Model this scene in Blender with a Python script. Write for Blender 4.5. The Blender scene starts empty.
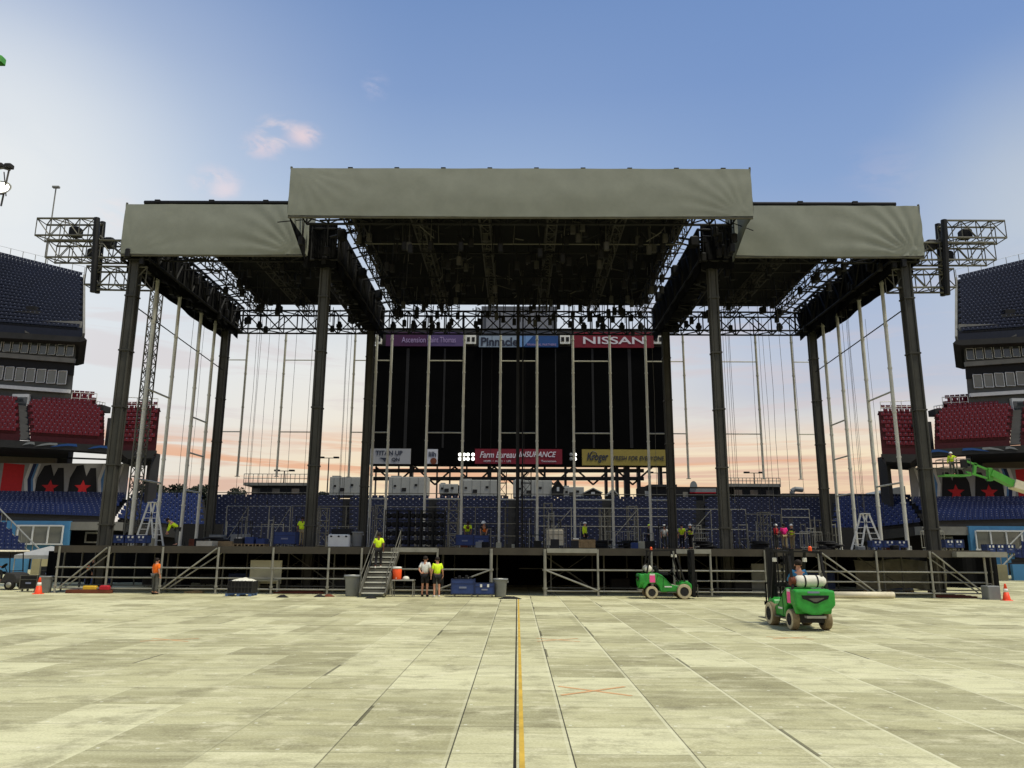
import bpy, math, random
from mathutils import Vector as V, Matrix, noise
random.seed(7)
sc = bpy.context.scene
COL = sc.collection
R = math.radians
# ------------------------------------------------------------------ camera
EYE = 2.1
F = 769.0
cam_d = bpy.data.cameras.new('camera'); cam = bpy.data.objects.new('camera', cam_d); COL.objects.link(cam)
cam_d.sensor_width = 36; cam_d.lens = F/1024*36; cam_d.clip_end = 6000; cam_d.clip_start = 0.1
CM = Matrix.Translation((0, 0, EYE)) @ Matrix.Rotation(R(0.45), 4, 'Z') @ Matrix.Rotation(R(90+12.1), 4, 'X') @ Matrix.Rotation(R(0.33), 4, 'Z')
cam.matrix_world = CM
sc.camera = cam
CR = CM.to_3x3()
def at(u, v, Y):
    """point of the vertical plane y = Y seen at photo position (u, v); used to measure the real place"""
    d = CR @ V((u-512, 384-v, -F))
    t = Y/d.y
    return V((0, 0, EYE)) + d*t
def X(u, Y, z=1.0):
    lo = at(u, 300, Y); hi = at(u, 560, Y)
    k = (z-lo.z)/(hi.z-lo.z)
    return lo.x+(hi.x-lo.x)*k
def Z(v, Y, u=518): return at(u, v, Y).z
# ------------------------------------------------------------------ materials
def lin(c):
    return tuple(((x/255)/12.92 if x/255 <= .04045 else ((x/255+.055)/1.055)**2.4) for x in c)
MATS = {}
def mat(name, rgb, rough=.7, metal=0.0, var=.18, scale=3.0, bump=0.0, spec=.3, alpha=None, streak=None):
    if name in MATS: return MATS[name]
    m = bpy.data.materials.new(name); m.use_nodes = True
    nt = m.node_tree; b = nt.nodes['Principled BSDF']
    b.inputs['Roughness'].default_value = rough; b.inputs['Metallic'].default_value = metal
    b.inputs['Specular IOR Level'].default_value = spec
    c = lin(rgb)
    tc = nt.nodes.new('ShaderNodeTexCoord')
    n = nt.nodes.new('ShaderNodeTexNoise'); n.inputs['Scale'].default_value = scale; n.inputs['Detail'].default_value = 6; n.inputs['Roughness'].default_value = .65
    if streak:
        mp = nt.nodes.new('ShaderNodeMapping'); mp.inputs['Scale'].default_value = streak
        nt.links.new(tc.outputs['Object'], mp.inputs[0]); nt.links.new(mp.outputs[0], n.inputs['Vector'])
    else:
        nt.links.new(tc.outputs['Object'], n.inputs['Vector'])
    r = nt.nodes.new('ShaderNodeValToRGB')
    r.color_ramp.elements[0].position = .28; r.color_ramp.elements[1].position = .72
    r.color_ramp.elements[0].color = (*[x*(1-var) for x in c], 1); r.color_ramp.elements[1].color = (*[min(1, x*(1+var)) for x in c], 1)
    nt.links.new(n.outputs['Fac'], r.inputs[0]); nt.links.new(r.outputs[0], b.inputs['Base Color'])
    if bump:
        bp = nt.nodes.new('ShaderNodeBump'); bp.inputs['Strength'].default_value = bump; bp.inputs['Distance'].default_value = .03
        nt.links.new(n.outputs['Fac'], bp.inputs['Height']); nt.links.new(bp.outputs[0], b.inputs['Normal'])
    MATS[name] = m
    return m
def emit(name, rgb, s):
    m = bpy.data.materials.new(name); m.use_nodes = True
    b = m.node_tree.nodes['Principled BSDF']; b.inputs['Emission Color'].default_value = (*lin(rgb), 1); b.inputs['Emission Strength'].default_value = s
    return m
M_steel = mat('galvanised_steel', (142, 140, 128), .5, .35, .2, 2)
M_steel_d = mat('weathered_steel', (92, 90, 80), .55, .3, .3, 1.2)
M_alu = mat('aluminium_pole', (198, 197, 184), .45, .3, .15, 1.5)
M_leg = mat('tower_leg_steel', (64, 63, 56), .55, .3, .25, .8)
M_black = mat('black_steel', (24, 23, 21), .6, .2, .4, 1.5)
M_rig = mat('grey_rigging_steel', (62, 60, 54), .6, .1, .4, 1.5)
M_cloth_b = mat('black_cloth', (12, 12, 12), .95, 0, .4, 1.0, .3, .1)
M_rub = mat('black_rubber', (26, 25, 24), .8, 0, .3, 6)
M_fascia = mat('grey_canopy_fabric', (138, 140, 127), .85, 0, .08, 1.2, .25, .15)
M_roof = mat('roof_membrane', (12, 12, 12), .9, 0, .25, .8)
M_deck = mat('deck_board', (74, 68, 56), .85, 0, .35, 1.5, .2)
M_conc = mat('stand_concrete', (120, 118, 110), .9, 0, .22, .7, .2)
M_concd = mat('dark_concrete', (48, 47, 45), .9, 0, .3, .6, .2)
M_seatb = mat('blue_seat_plastic', (23, 31, 56), .45, 0, .22, .35)
M_seatl = mat('lower_seat_plastic', (32, 48, 92), .45, 0, .22, .35)
M_seatn = mat('navy_seat_plastic', (30, 36, 54), .5, 0, .2, .35)
M_seatr = mat('red_seat_plastic', (106, 24, 34), .45, 0, .2, .35)
M_plate = mat('pale_plate', (120, 126, 146), .4, 0, .1)
M_lblue = mat('light_blue_paint', (70, 124, 162), .7, 0, .14, .8)
M_glass = mat('window_glass', (62, 66, 66), .12, 0, .2, .3, 0, .6)
M_glassb = mat('blind_window', (112, 112, 102), .2, 0, .15, .5, 0, .5)
M_wframe = mat('window_frame_paint', (205, 205, 200), .5, 0, .08)
M_white = mat('white_paint', (222, 220, 208), .55, 0, .1, 2)
M_cream = mat('cream_paint', (214, 204, 176), .6, 0, .14, 3)
M_boxgrey = mat('grey_container_paint', (150, 150, 142), .6, 0, .12, 1.2)
M_green = mat('forklift_green_paint', (42, 142, 48), .42, 0, .3, 5, .06, .4)
M_green2 = mat('lift_green_paint', (76, 158, 52), .4, 0, .14, 3, 0, .5)
M_tyre = mat('cream_tyre_rubber', (184, 172, 138), .85, 0, .2, 7)
M_tread = mat('worn_tyre_tread', (128, 112, 84), .9, 0, .3, 9)
M_pink = mat('pink_sticker', (240, 90, 150), .6, 0, .1)
M_case = mat('blue_case_paint', (44, 62, 108), .55, 0, .2, 3)
M_gbin = mat('grey_bin_plastic', (124, 126, 124), .55, 0, .12, 3)
M_orange = mat('orange_plastic', (238, 88, 36), .5, 0, .12, 3)
M_cone = mat('cone_orange', (240, 78, 40), .5, 0, .1, 5)
M_wood = mat('raw_wood', (158, 132, 92), .85, 0, .3, 4, .2)
M_woodr = mat('red_brown_board', (104, 56, 36), .85, 0, .3, 3)
M_beige = mat('beige_board', (168, 164, 140), .8, 0, .14, 2)
M_bluep = mat('blue_pallet_paint', (88, 112, 150), .8, 0, .25, 4)
M_plastic = mat('white_plastic_sheet', (216, 212, 194), .7, 0, .1, 6, .4)
M_tentg = mat('grey_tent_fabric', (150, 150, 146), .85, 0, .1, 2)
M_yel = mat('yellow_paint', (214, 172, 52), .6, 0, .15, 3)
M_skinA = mat('skin_light', (196, 142, 112), .55, 0, .08)
M_skinB = mat('skin_dark', (112, 74, 54), .55, 0, .08)
M_hair = mat('dark_hair', (38, 30, 24), .8, 0, .2, 20)
M_eye = mat('eye_dark', (20, 18, 16), .3, 0, 0)
M_hivis = mat('hi_vis_yellow', (216, 244, 40), .75, 0, .1, 6)
M_wtee = mat('white_shirt', (224, 222, 212), .85, 0, .06, 6)
M_orshirt = mat('orange_shirt', (248, 116, 24), .8, 0, .08, 6)
M_pinkv = mat('pink_vest', (236, 40, 128), .8, 0, .08, 6)
M_redsh = mat('red_shirt', (168, 30, 40), .8, 0, .08, 6)
M_blsh = mat('blue_shirt', (48, 112, 150), .8, 0, .1, 6)
M_dksh = mat('dark_shirt', (42, 42, 46), .85, 0, .12, 6)
M_bshort = mat('black_shorts', (34, 33, 34), .9, 0, .15, 6)
M_khaki = mat('khaki_trousers', (150, 134, 98), .9, 0, .12, 6)
M_grtr = mat('grey_trousers', (84, 84, 78), .9, 0, .12, 6)
M_shoe = mat('dark_shoes', (48, 40, 34), .8, 0, .15, 8)
M_shoew = mat('white_shoes', (212, 208, 198), .7, 0, .1, 8)
M_helw = mat('white_helmet', (232, 232, 226), .35, 0, .04)
M_sign_r = mat('sign_red', (112, 16, 34), .6, 0, .06, .5)
M_sign_p = mat('sign_plum', (66, 30, 66), .6, 0, .06, .5)
M_sign_v = mat('sign_violet', (82, 66, 106), .6, 0, .06, .5)
M_sign_y = mat('sign_yellow', (140, 124, 56), .6, 0, .06, .5)
M_sign_w = mat('sign_pale', (136, 150, 164), .6, 0, .06, .5)
M_sign_b = mat('sign_blue', (30, 70, 124), .6, 0, .06, .5)
M_sign_lb = mat('sign_light_blue', (104, 140, 186), .5, 0, .06, .5)
M_ink_w = mat('white_lettering', (206, 200, 204), .5, 0, .03)
M_ink_l = mat('lilac_lettering', (160, 140, 180), .5, 0, .03)
M_ink_d = mat('dark_lettering', (34, 40, 56), .5, 0, .03)
M_screen = mat('dark_led_screen', (6, 6, 6), .9, 0, .4, .2, 0, .04)
M_trunk = mat('tree_bark', (62, 48, 36), .9, 0, .3, 3)
M_leafA = mat('tree_leaf', (30, 37, 24), .8, 0, .35, 1.2)
# ------------------------------------------------------------------ mesh helper
class MB:
    def __init__(s): s.v = []; s.f = []; s.mi = []; s.cur = 0
    def add(s, vs, fs):
        o = len(s.v); s.v += [tuple(p) for p in vs]; s.f += [tuple(i+o for i in f) for f in fs]; s.mi += [s.cur]*len(fs); return s
    def box(s, x0, x1, y0, y1, z0, z1):
        return s.add([(x0, y0, z0), (x1, y0, z0), (x1, y1, z0), (x0, y1, z0), (x0, y0, z1), (x1, y0, z1), (x1, y1, z1), (x0, y1, z1)],
                     [(0, 3, 2, 1), (4, 5, 6, 7), (0, 1, 5, 4), (1, 2, 6, 5), (2, 3, 7, 6), (3, 0, 4, 7)])
    def cbox(s, x0, x1, y0, y1, z0, z1, c=.02):
        """box with chamfered vertical and top edges"""
        pts = [(x0+c, y0), (x1-c, y0), (x1, y0+c), (x1, y1-c), (x1-c, y1), (x0+c, y1), (x0, y1-c), (x0, y0+c)]
        cx, cy = (x0+x1)/2, (y0+y1)/2
        def sh(p, d): return (p[0]+(d if p[0] < cx else -d), p[1]+(d if p[1] < cy else -d))
        vs = [(p[0], p[1], z0) for p in pts]+[(p[0], p[1], z1-c) for p in pts]+[(*sh(p, c*.7), z1) for p in pts]
        fs = [tuple(range(7, -1, -1)), tuple(range(16, 24))]
        for k in (0, 8):
            for i in range(8): fs.append((k+i, k+(i+1) % 8, k+8+(i+1) % 8, k+8+i))
        return s.add(vs, fs)
    def bar(s, a, b, r, n=6, r2=None):
        a = V(a); b = V(b); d = b-a
        if d.length < 1e-6: return s
        d.normalize(); u = d.orthogonal().normalized(); w = d.cross(u)
        r2 = r if r2 is None else r2
        vs = []
        for p, q in ((a, r), (b, r2)):
            for i in range(n):
                t = 2*math.pi*(i+.5)/n; vs.append(p+u*(math.cos(t)*q)+w*(math.sin(t)*q))
        fs = [(i, (i+1) % n, n+(i+1) % n, n+i) for i in range(n)]+[tuple(range(n-1, -1, -1)), tuple(range(n, 2*n))]
        return s.add(vs, fs)
    def beam(s, a, b, w, h, up=(0, 0, 1)):
        a = V(a); b = V(b); d = (b-a).normalized(); up = V(up)
        if abs(d.dot(up)) > .99: up = V((0, 1, 0))
        r = d.cross(up).normalized(); q = r.cross(d)
        vs = [p+r*(i*w/2)+q*(j*h/2) for p in (a, b) for i, j in ((-1, -1), (1, -1), (1, 1), (-1, 1))]
        return s.add(vs, [(0, 1, 2, 3), (7, 6, 5, 4), (0, 4, 5, 1), (1, 5, 6, 2), (2, 6, 7, 3), (3, 7, 4, 0)])
    def path(s, pts, r, n=6):
        for a, b in zip(pts, pts[1:]): s.bar(a, b, r, n)
        return s
    def lathe(s, prof, n=16, M=None):
        M = M or Matrix.Identity(4); vs = []; fs = []
        for (r, z) in prof:
            for i in range(n):
                t = 2*math.pi*i/n; vs.append(M @ V((r*math.cos(t), r*math.sin(t), z)))
        for k in range(len(prof)-1):
            for i in range(n): fs.append((k*n+i, k*n+(i+1) % n, (k+1)*n+(i+1) % n, (k+1)*n+i))
        fs.append(tuple(range(n-1, -1, -1))); fs.append(tuple(range((len(prof)-1)*n, len(prof)*n)))
        return s.add(vs, fs)
    def quad(s, a, b, c, d): return s.add([a, b, c, d], [(0, 1, 2, 3)])
    def prism(s, poly, axis, a, b):
        """polygon of 2-D points extruded along an axis from a to b"""
        def p3(p, t): return (t, p[0], p[1]) if axis == 'x' else ((p[0], t, p[1]) if axis == 'y' else (p[0], p[1], t))
        n = len(poly); vs = [p3(p, a) for p in poly]+[p3(p, b) for p in poly]
        return s.add(vs, [(i, (i+1) % n, n+(i+1) % n, n+i) for i in range(n)]+[tuple(range(n-1, -1, -1)), tuple(range(n, 2*n))])
    def grid(s, fn, nu, nv):
        vs = [fn(i/nu, j/nv) for j in range(nv+1) for i in range(nu+1)]
        fs = [(j*(nu+1)+i, j*(nu+1)+i+1, (j+1)*(nu+1)+i+1, (j+1)*(nu+1)+i) for j in range(nv) for i in range(nu)]
        return s.add(vs, fs)
    def mesh(s, name, m, smooth=False):
        me = bpy.data.meshes.new(name); me.from_pydata(s.v, [], s.f)
        for q in (m if isinstance(m, (list, tuple)) else [m]): me.materials.append(q)
        me.polygons.foreach_set('material_index', s.mi)
        if smooth: me.polygons.foreach_set('use_smooth', [True]*len(s.f))
        me.update(); return me
    def build(s, name, m, parent=None, smooth=False, world=False, kind=None):
        return put(s.mesh(name, m, smooth), name, parent, world, kind)
def put(me, name, parent=None, world=False, kind=None):
    o = bpy.data.objects.new(name, me); COL.objects.link(o)
    if parent:
        o.parent = parent
        if world: o.matrix_parent_inverse = parent.matrix_basis.inverted()
    if kind: o['kind'] = kind
    return o
def tag(o, label, cat, group=None):
    o['label'] = label; o['category'] = cat
    if group: o['group'] = group
    return o
def thing(name, label, cat, loc=(0, 0, 0), rz=0, group=None):
    o = bpy.data.objects.new(name, None); COL.objects.link(o); o.empty_display_size = .3
    o.location = loc; o.rotation_euler = (0, 0, rz)
    o.matrix_basis = Matrix.Translation(loc) @ Matrix.Rotation(rz, 4, 'Z')
    return tag(o, label, cat, group)
KIDS = {}
def copy_tree(o, parent=None):
    c = o.copy(); COL.objects.link(c)
    if parent: c.parent = parent
    for ch in [k for k in ALL() if k.parent == o]: copy_tree(ch, c)
    return c
def ALL(): return list(COL.objects)
def dup(root, loc, rz=0, label=None, group=None):
    c = copy_tree(root); c.location = loc; c.rotation_euler = (0, 0, rz)
    if label: c['label'] = label
    if group: c['group'] = group
    return c
def ev_mesh(o, name):
    bpy.context.view_layer.update()
    dg = bpy.context.evaluated_depsgraph_get()
    me = bpy.data.meshes.new_from_object(o.evaluated_get(dg), depsgraph=dg); me.name = name
    d = o.data; bpy.data.objects.remove(o)
    return me
def textmesh(s, w, h, loc, m, name='lettering', shear=0.0, parent=None, world=True, bold=0.0):
    cu = bpy.data.curves.new('t', 'FONT'); cu.body = s; cu.extrude = .01; cu.shear = shear; cu.offset = bold; cu.resolution_u = 4
    o = bpy.data.objects.new('t', cu); COL.objects.link(o)
    me = ev_mesh(o, name)
    xs = [v.co.x for v in me.vertices]; ys = [v.co.y for v in me.vertices]
    x0, x1, y0, y1 = min(xs), max(xs), min(ys), max(ys)
    for v in me.vertices:
        v.co = ((v.co.x-x0)/(x1-x0)*w-w/2+loc[0], loc[1]-v.co.z*2, (v.co.y-y0)/(y1-y0)*h-h/2+loc[2])
    me.materials.clear(); me.materials.append(m)
    return put(me, name, parent, world)
# ------------------------------------------------------------------ people
def skin(joints, edges, radii, root, name, m, sub=1):
    names = list(joints); idx = {n: i for i, n in enumerate(names)}
    me = bpy.data.meshes.new('sk'); me.from_pydata([joints[n] for n in names], [(idx[a], idx[b]) for a, b in edges], [])
    o = bpy.data.objects.new('sk', me); COL.objects.link(o)
    md = o.modifiers.new('skin', 'SKIN'); md.use_smooth_shade = True
    lay = me.skin_vertices[0].data if me.skin_vertices else None
    if lay is None:
        bpy.context.view_layer.update(); lay = me.skin_vertices[0].data
    for n in names:
        r = radii[n]; r = (r, r) if not isinstance(r, tuple) else r
        lay[idx[n]].radius = r; lay[idx[n]].use_root = (n == root)
    sb = o.modifiers.new('sub', 'SUBSURF'); sb.levels = sub; sb.render_levels = sub
    res = ev_mesh(o, name); res.materials.clear(); res.materials.append(m)
    return res
def base_pose():
    J = dict(pelvis=(0, 0, .95), waist=(0, 0, 1.1), chest=(0, 0, 1.3), neck=(0, 0, 1.47), head=(0, -.015, 1.58), crown=(0, -.01, 1.68))
    for s, k in ((-1, 'l'), (1, 'r')):
        J.update({'sh'+k: (s*.17, 0, 1.40), 'el'+k: (s*.235, .03, 1.13), 'wr'+k: (s*.25, -.05, .89), 'hn'+k: (s*.25, -.075, .81),
                  'hp'+k: (s*.09, 0, .90), 'kn'+k: (s*.105, -.02, .5), 'an'+k: (s*.11, .02, .09), 'to'+k: (s*.125, -.15, .035)})
    return J
EB = [('pelvis', 'waist'), ('waist', 'chest'), ('chest', 'neck'), ('neck', 'head'), ('head', 'crown')]
for k in 'lr': EB += [('chest', 'sh'+k), ('sh'+k, 'el'+k), ('el'+k, 'wr'+k), ('wr'+k, 'hn'+k), ('pelvis', 'hp'+k), ('hp'+k, 'kn'+k), ('kn'+k, 'an'+k), ('an'+k, 'to'+k)]
RB = dict(pelvis=(.15, .11), waist=(.13, .1), chest=(.155, .11), neck=.055, head=(.078, .095), crown=(.06, .075))
for k in 'lr': RB.update({'sh'+k: .06, 'el'+k: .043, 'wr'+k: .029, 'hn'+k: (.04, .02), 'hp'+k: .085, 'kn'+k: .058, 'an'+k: .04, 'to'+k: (.045, .03)})
def person(label, loc, rz, pose={}, shirt=M_wtee, legs=M_bshort, short=False, sleeve=False, skinm=M_skinA, hat=None, vest=None, scale=1.0, shoes=M_shoe, group=None):
    J = base_pose(); J.update(pose)
    t = thing('person', label, 'person', loc, rz, group); t.scale = (scale,)*3
    body = skin(J, EB, RB, 'pelvis', 'body', skinm)
    b = MB()
    hd = V(J['head']); nk = V(J['neck']); up = (V(J['crown'])-hd).normalized(); fw = V((0, -1, 0)); fw = (fw-up*fw.dot(up)).normalized(); rt = up.cross(fw)
    b.bar(hd+fw*.085+up*.02, hd+fw*.115-up*.015, .011, 5, .018)                 # nose
    for s in (-1, 1):
        b.bar(hd+rt*(s*.08)+up*.02, hd+rt*(s*.095)-up*.025, .022, 5, .014)      # ears
    for k, s in (('l', -1), ('r', 1)):
        w = V(J['wr'+k]); h = V(J['hn'+k]); d = (h-w).normalized(); sd = d.cross(V((1, 0, 0)));
        sd = V((0, 1, 0)) if sd.length < .1 else sd.normalized(); nr = d.cross(sd)
        for q in range(4):
            a = h+sd*((q-1.5)*.02); L = (.06, .072, .068, .05)[q]
            m1 = a+d*L*.55; b.bar(a-d*.02, m1, .0095, 5); b.bar(m1, m1+d*L*.4+nr*(-s*.02), .0088, 5, .007)
        a = w.lerp(h, .5)+sd*-.03; b.bar(a, a+d*.035-sd*.03, .011, 5); b.bar(a+d*.035-sd*.03, a+d*.075-sd*.035, .0105, 5, .008)
    tmp = b.mesh('x', skinm, True)
    import bmesh
    bm = bmesh.new(); bm.from_mesh(body); bm.from_mesh(tmp); bm.to_mesh(body); bm.free(); bpy.data.meshes.remove(tmp)
    put(body, 'body', t)
    e = MB()
    for s in (-1, 1): e.lathe([(.001, -.012), (.012, 0), (.001, .012)], 6, Matrix.Translation(hd+fw*.092+rt*(s*.032)+up*.022))
    e.build('eyes', M_eye, t)
    # clothes follow the same skeleton, slightly larger
    def sub(names): return {n: J[n] for n in names}
    sj = sub(['waist', 'chest', 'shl', 'shr']); sj['hem'] = tuple(V(J['pelvis'])*1.0); sj['collar'] = tuple(V(J['chest']).lerp(V(J['neck']), .62))
    se = [('hem', 'waist'), ('waist', 'chest'), ('chest', 'collar'), ('chest', 'shl'), ('chest', 'shr')]
    sr = dict(hem=(.178, .135), waist=(.165, .13), chest=(.18, .135), collar=(.075, .07), shl=.082, shr=.082)
    for k in 'lr':
        if sleeve:
            sj['el'+k] = J['el'+k]; sj['cu'+k] = tuple(V(J['el'+k]).lerp(V(J['wr'+k]), .9)); se += [('sh'+k, 'el'+k), ('el'+k, 'cu'+k)]; sr['el'+k] = .06; sr['cu'+k] = .045
        else:
            sj['cu'+k] = tuple(V(J['sh'+k]).lerp(V(J['el'+k]), .8)); se.append(('sh'+k, 'cu'+k)); sr['cu'+k] = .07
    put(skin(sj, se, sr, 'chest', 'shirt', shirt), 'shirt', t)
    pj = sub(['pelvis', 'hpl', 'hpr']); pe = [('pelvis', 'hpl'), ('pelvis', 'hpr')]; pr = dict(pelvis=(.168, .128), hpl=.105, hpr=.105)
    for k in 'lr':
        if short:
            pj['cu'+k] = tuple(V(J['hp'+k]).lerp(V(J['kn'+k]), .92)); pe.append(('hp'+k, 'cu'+k)); pr['cu'+k] = .098
        else:
            pj['kn'+k] = J['kn'+k]; pj['cu'+k] = tuple(V(J['kn'+k]).lerp(V(J['an'+k]), .93)); pe += [('hp'+k, 'kn'+k), ('kn'+k, 'cu'+k)]; pr['kn'+k] = .078; pr['cu'+k] = .062
    put(skin(pj, pe, pr, 'pelvis', 'shorts' if short else 'trousers', legs), 'shorts' if short else 'trousers', t)
    for k in 'lr':
        a = V(J['an'+k]); o2 = V(J['to'+k]); d = (o2-a); d.z = 0; d = d.normalized() if d.length > .01 else V((0, -1, 0))
        sj = dict(heel=tuple(a-d*.04+V((0, 0, -.045))), mid=tuple(a+d*.06+V((0, 0, -.04))), toe=tuple(a+d*.17+V((0, 0, -.055))))
        put(skin(sj, [('heel', 'mid'), ('mid', 'toe')], dict(heel=(.045, .05), mid=(.048, .055), toe=(.045, .034)), 'mid', 'shoe', shoes), 'shoe', t)
    Mh = Matrix.Translation(hd) @ Matrix((rt, fw*-1, up)).transposed().to_4x4()
    c = MB()
    if hat:
        c.lathe([(.118, .045), (.116, .06), (.108, .1), (.08, .145), (.03, .165), (.004, .168)], 14, Mh); c.lathe([(.135, .04), (.14, .046), (.116, .056)], 14, Mh)
        c.build('helmet', hat, t, True)
    else:
        c.lathe([(.092, .0), (.1, .04), (.1, .085), (.08, .13), (.03, .152), (.004, .154)], 14, Mh @ Matrix.Translation((0, .02, 0)))
        c.build('hair', M_hair, t, True)
    if vest:
        vj = dict(hem=tuple(V(J['pelvis'])), waist=J['waist'], chest=J['chest'], collar=tuple(V(J['chest']).lerp(V(J['neck']), .45)),
                  sl=tuple(V(J['chest']).lerp(V(J['shl']), .75)), sr=tuple(V(J['chest']).lerp(V(J['shr']), .75)))
        put(skin(vj, [('hem', 'waist'), ('waist', 'chest'), ('chest', 'collar'), ('chest', 'sl'), ('chest', 'sr')],
                 dict(hem=(.195, .15), waist=(.182, .147), chest=(.197, .152), collar=(.1, .085), sl=.09, sr=.09), 'chest', 'vest', vest), 'vest', t)
    return t
def bent(a, J0=None):
    """upper body leant forward by a radians about the hips"""
    J = base_pose(); out = {}; piv = V((0, 0, .95)); M = Matrix.Rotation(a, 3, 'X')
    for n, p in J.items():
        if n[:2] in ('hp', 'kn', 'an', 'to') or n == 'pelvis': continue
        out[n] = tuple(M @ (V(p)-piv)+piv)
    for k, s in (('l', -1), ('r', 1)):
        sh = V(out['sh'+k]); out['el'+k] = tuple(sh+V((s*.05, -.06, -.26))); out['wr'+k] = tuple(sh+V((s*.0, -.14, -.49))); out['hn'+k] = tuple(sh+V((s*.0, -.16, -.57)))
    return out
SIT = {}
for s, k in ((-1, 'l'), (1, 'r')):
    SIT.update({'hp'+k: (s*.09, 0, .93), 'kn'+k: (s*.12, -.44, .95), 'an'+k: (s*.12, -.46, .5), 'to'+k: (s*.12, -.62, .46), 'el'+k: (s*.25, -.12, 1.17), 'wr'+k: (s*.17, -.36, 1.15), 'hn'+k: (s*.15, -.43, 1.17)})
WALK = {'knl': (-.1, -.2, .55), 'anl': (-.1, -.16, .12), 'tol': (-.1, -.33, .09), 'knr': (.1, -.04, .5), 'anr': (.1, .16, .1), 'tor': (.12, 0, .035), 'ell': (-.25, .1, 1.15), 'wrl': (-.25, .06, .92), 'hnl': (-.25, .04, .84), 'elr': (.25, -.05, 1.14), 'wrr': (.24, -.22, .98), 'hnr': (.23, -.28, .93)}
FOLD = {'ell': (-.25, -.02, 1.14), 'wrl': (-.08, -.2, 1.12), 'hnl': (.0, -.2, 1.14), 'elr': (.25, -.02, 1.14), 'wrr': (.08, -.22, 1.16), 'hnr': (0, -.22, 1.18)}
POINT = {'elr': (.32, -.16, 1.3), 'wrr': (.36, -.38, 1.3), 'hnr': (.37, -.46, 1.31)}
DZ = 2.15                                       # stage deck height
def P(u, Y, z=0): return (X(u, Y, z), Y, z)
PPL = dict(
 a=person('person in white t-shirt and black shorts standing with one hand behind his back', P(424.5, 35.4), R(170), {'wrr': (.12, .14, .98), 'hnr': (.06, .16, 1.0), 'elr': (.26, .1, 1.15)}, M_wtee, M_bshort, True, scale=1.02),
 b=person('person in bright yellow t-shirt and black shorts beside the person in white', P(436.5, 35.1), R(200), {'wrl': (-.3, -.08, .9)}, M_hivis, M_bshort, True, shoes=M_shoew),
 c=person('person in orange t-shirt and grey trousers standing before the left stage braces', P(154, 35.9), R(150), {}, M_orshirt, M_grtr, scale=.93),
 d=person('person in orange vest leaning forward under the left end of the stage deck', (X(89, 40, 1), 40, 0), R(80), bent(.5), M_dksh, M_bshort, sleeve=True, vest=M_orshirt, scale=.95),
 e=person('person in yellow shirt climbing near the top of the stage steps', (X(379, 36.0, 1.5), 35.75, 1.2), R(180), WALK, M_hivis, M_bshort, hat=None, skinm=M_skinB, scale=.92, shoes=M_shoew),
 f=person('person in yellow hi-vis shirt bent over beside the left white stepladder on the deck', (X(176, 42, 2.2), 42, DZ), R(-60), bent(.9), M_hivis, M_grtr, sleeve=True),
 g=person('person in yellow vest and khaki trousers walking on deck next to the inner left tower', (X(301, 45.5, 2.2), 45.5, DZ), R(20), WALK, M_hivis, M_khaki, vest=M_hivis, skinm=M_skinB),
 h=person('person in yellow shirt stooping behind the blue case right of the black coil rack', (X(467, 48, 2.2), 48, DZ), R(10), bent(.6), M_hivis, M_grtr, skinm=M_skinB),
 i=person('person in orange vest and white helmet stooping behind blue case near the centre mast', (X(485, 48.5, 2.2), 48.5, DZ), R(-15), bent(.55), M_dksh, M_grtr, vest=M_orshirt, hat=M_helw),
 j=person('person in hi-vis vest and white helmet alone beside the wooden crates on the deck', (X(585, 52, 2.2), 52, DZ), R(60), {}, M_hivis, M_bshort, vest=M_hivis, hat=M_helw, sleeve=True),
 k=person('person in dark clothes with a yellow helmet standing at left of the deck group', (X(650, 56, 2.2), 56, DZ), R(40), FOLD, M_dksh, M_bshort, hat=M_hivis, sleeve=True),
 l=person('person in white t-shirt and white helmet standing apart left of the inner right rear tower', (X(665, 57, 2.2), 57, DZ), R(0), {}, M_wtee, M_grtr, hat=M_helw),
 m=person('person in white shirt and khaki trousers facing the yellow-vested group', (X(676, 55, 2.2), 55, DZ), R(110), POINT, M_wtee, M_khaki),
 n=person('person in all-yellow shirt without helmet between white-shirted person and helmeted one', (X(682.5, 56, 2.2), 56, DZ), R(-30), {}, M_hivis, M_bshort),
 o=person('person in yellow vest, white helmet and black trousers at right end of the group', (X(691, 55, 2.2), 55, DZ), R(-70), FOLD, M_dksh, M_bshort, vest=M_hivis, hat=M_helw),
 p=person('person in red shirt and white helmet left of the person in pink vest', (X(777, 54, 2.2), 54, DZ), R(40), FOLD, M_redsh, M_grtr, hat=M_helw, sleeve=True),
 q=person('person in bright pink vest on the deck between red and yellow clothed people', (X(785, 53, 2.2), 53, DZ), R(180), {}, M_pinkv, M_khaki, vest=M_pinkv, skinm=M_skinB),
 r=person('person in yellow vest and white helmet right of the person in pink vest', (X(793, 54, 2.2), 54, DZ), R(-60), FOLD, M_dksh, M_khaki, vest=M_hivis, hat=M_helw),
)
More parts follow.
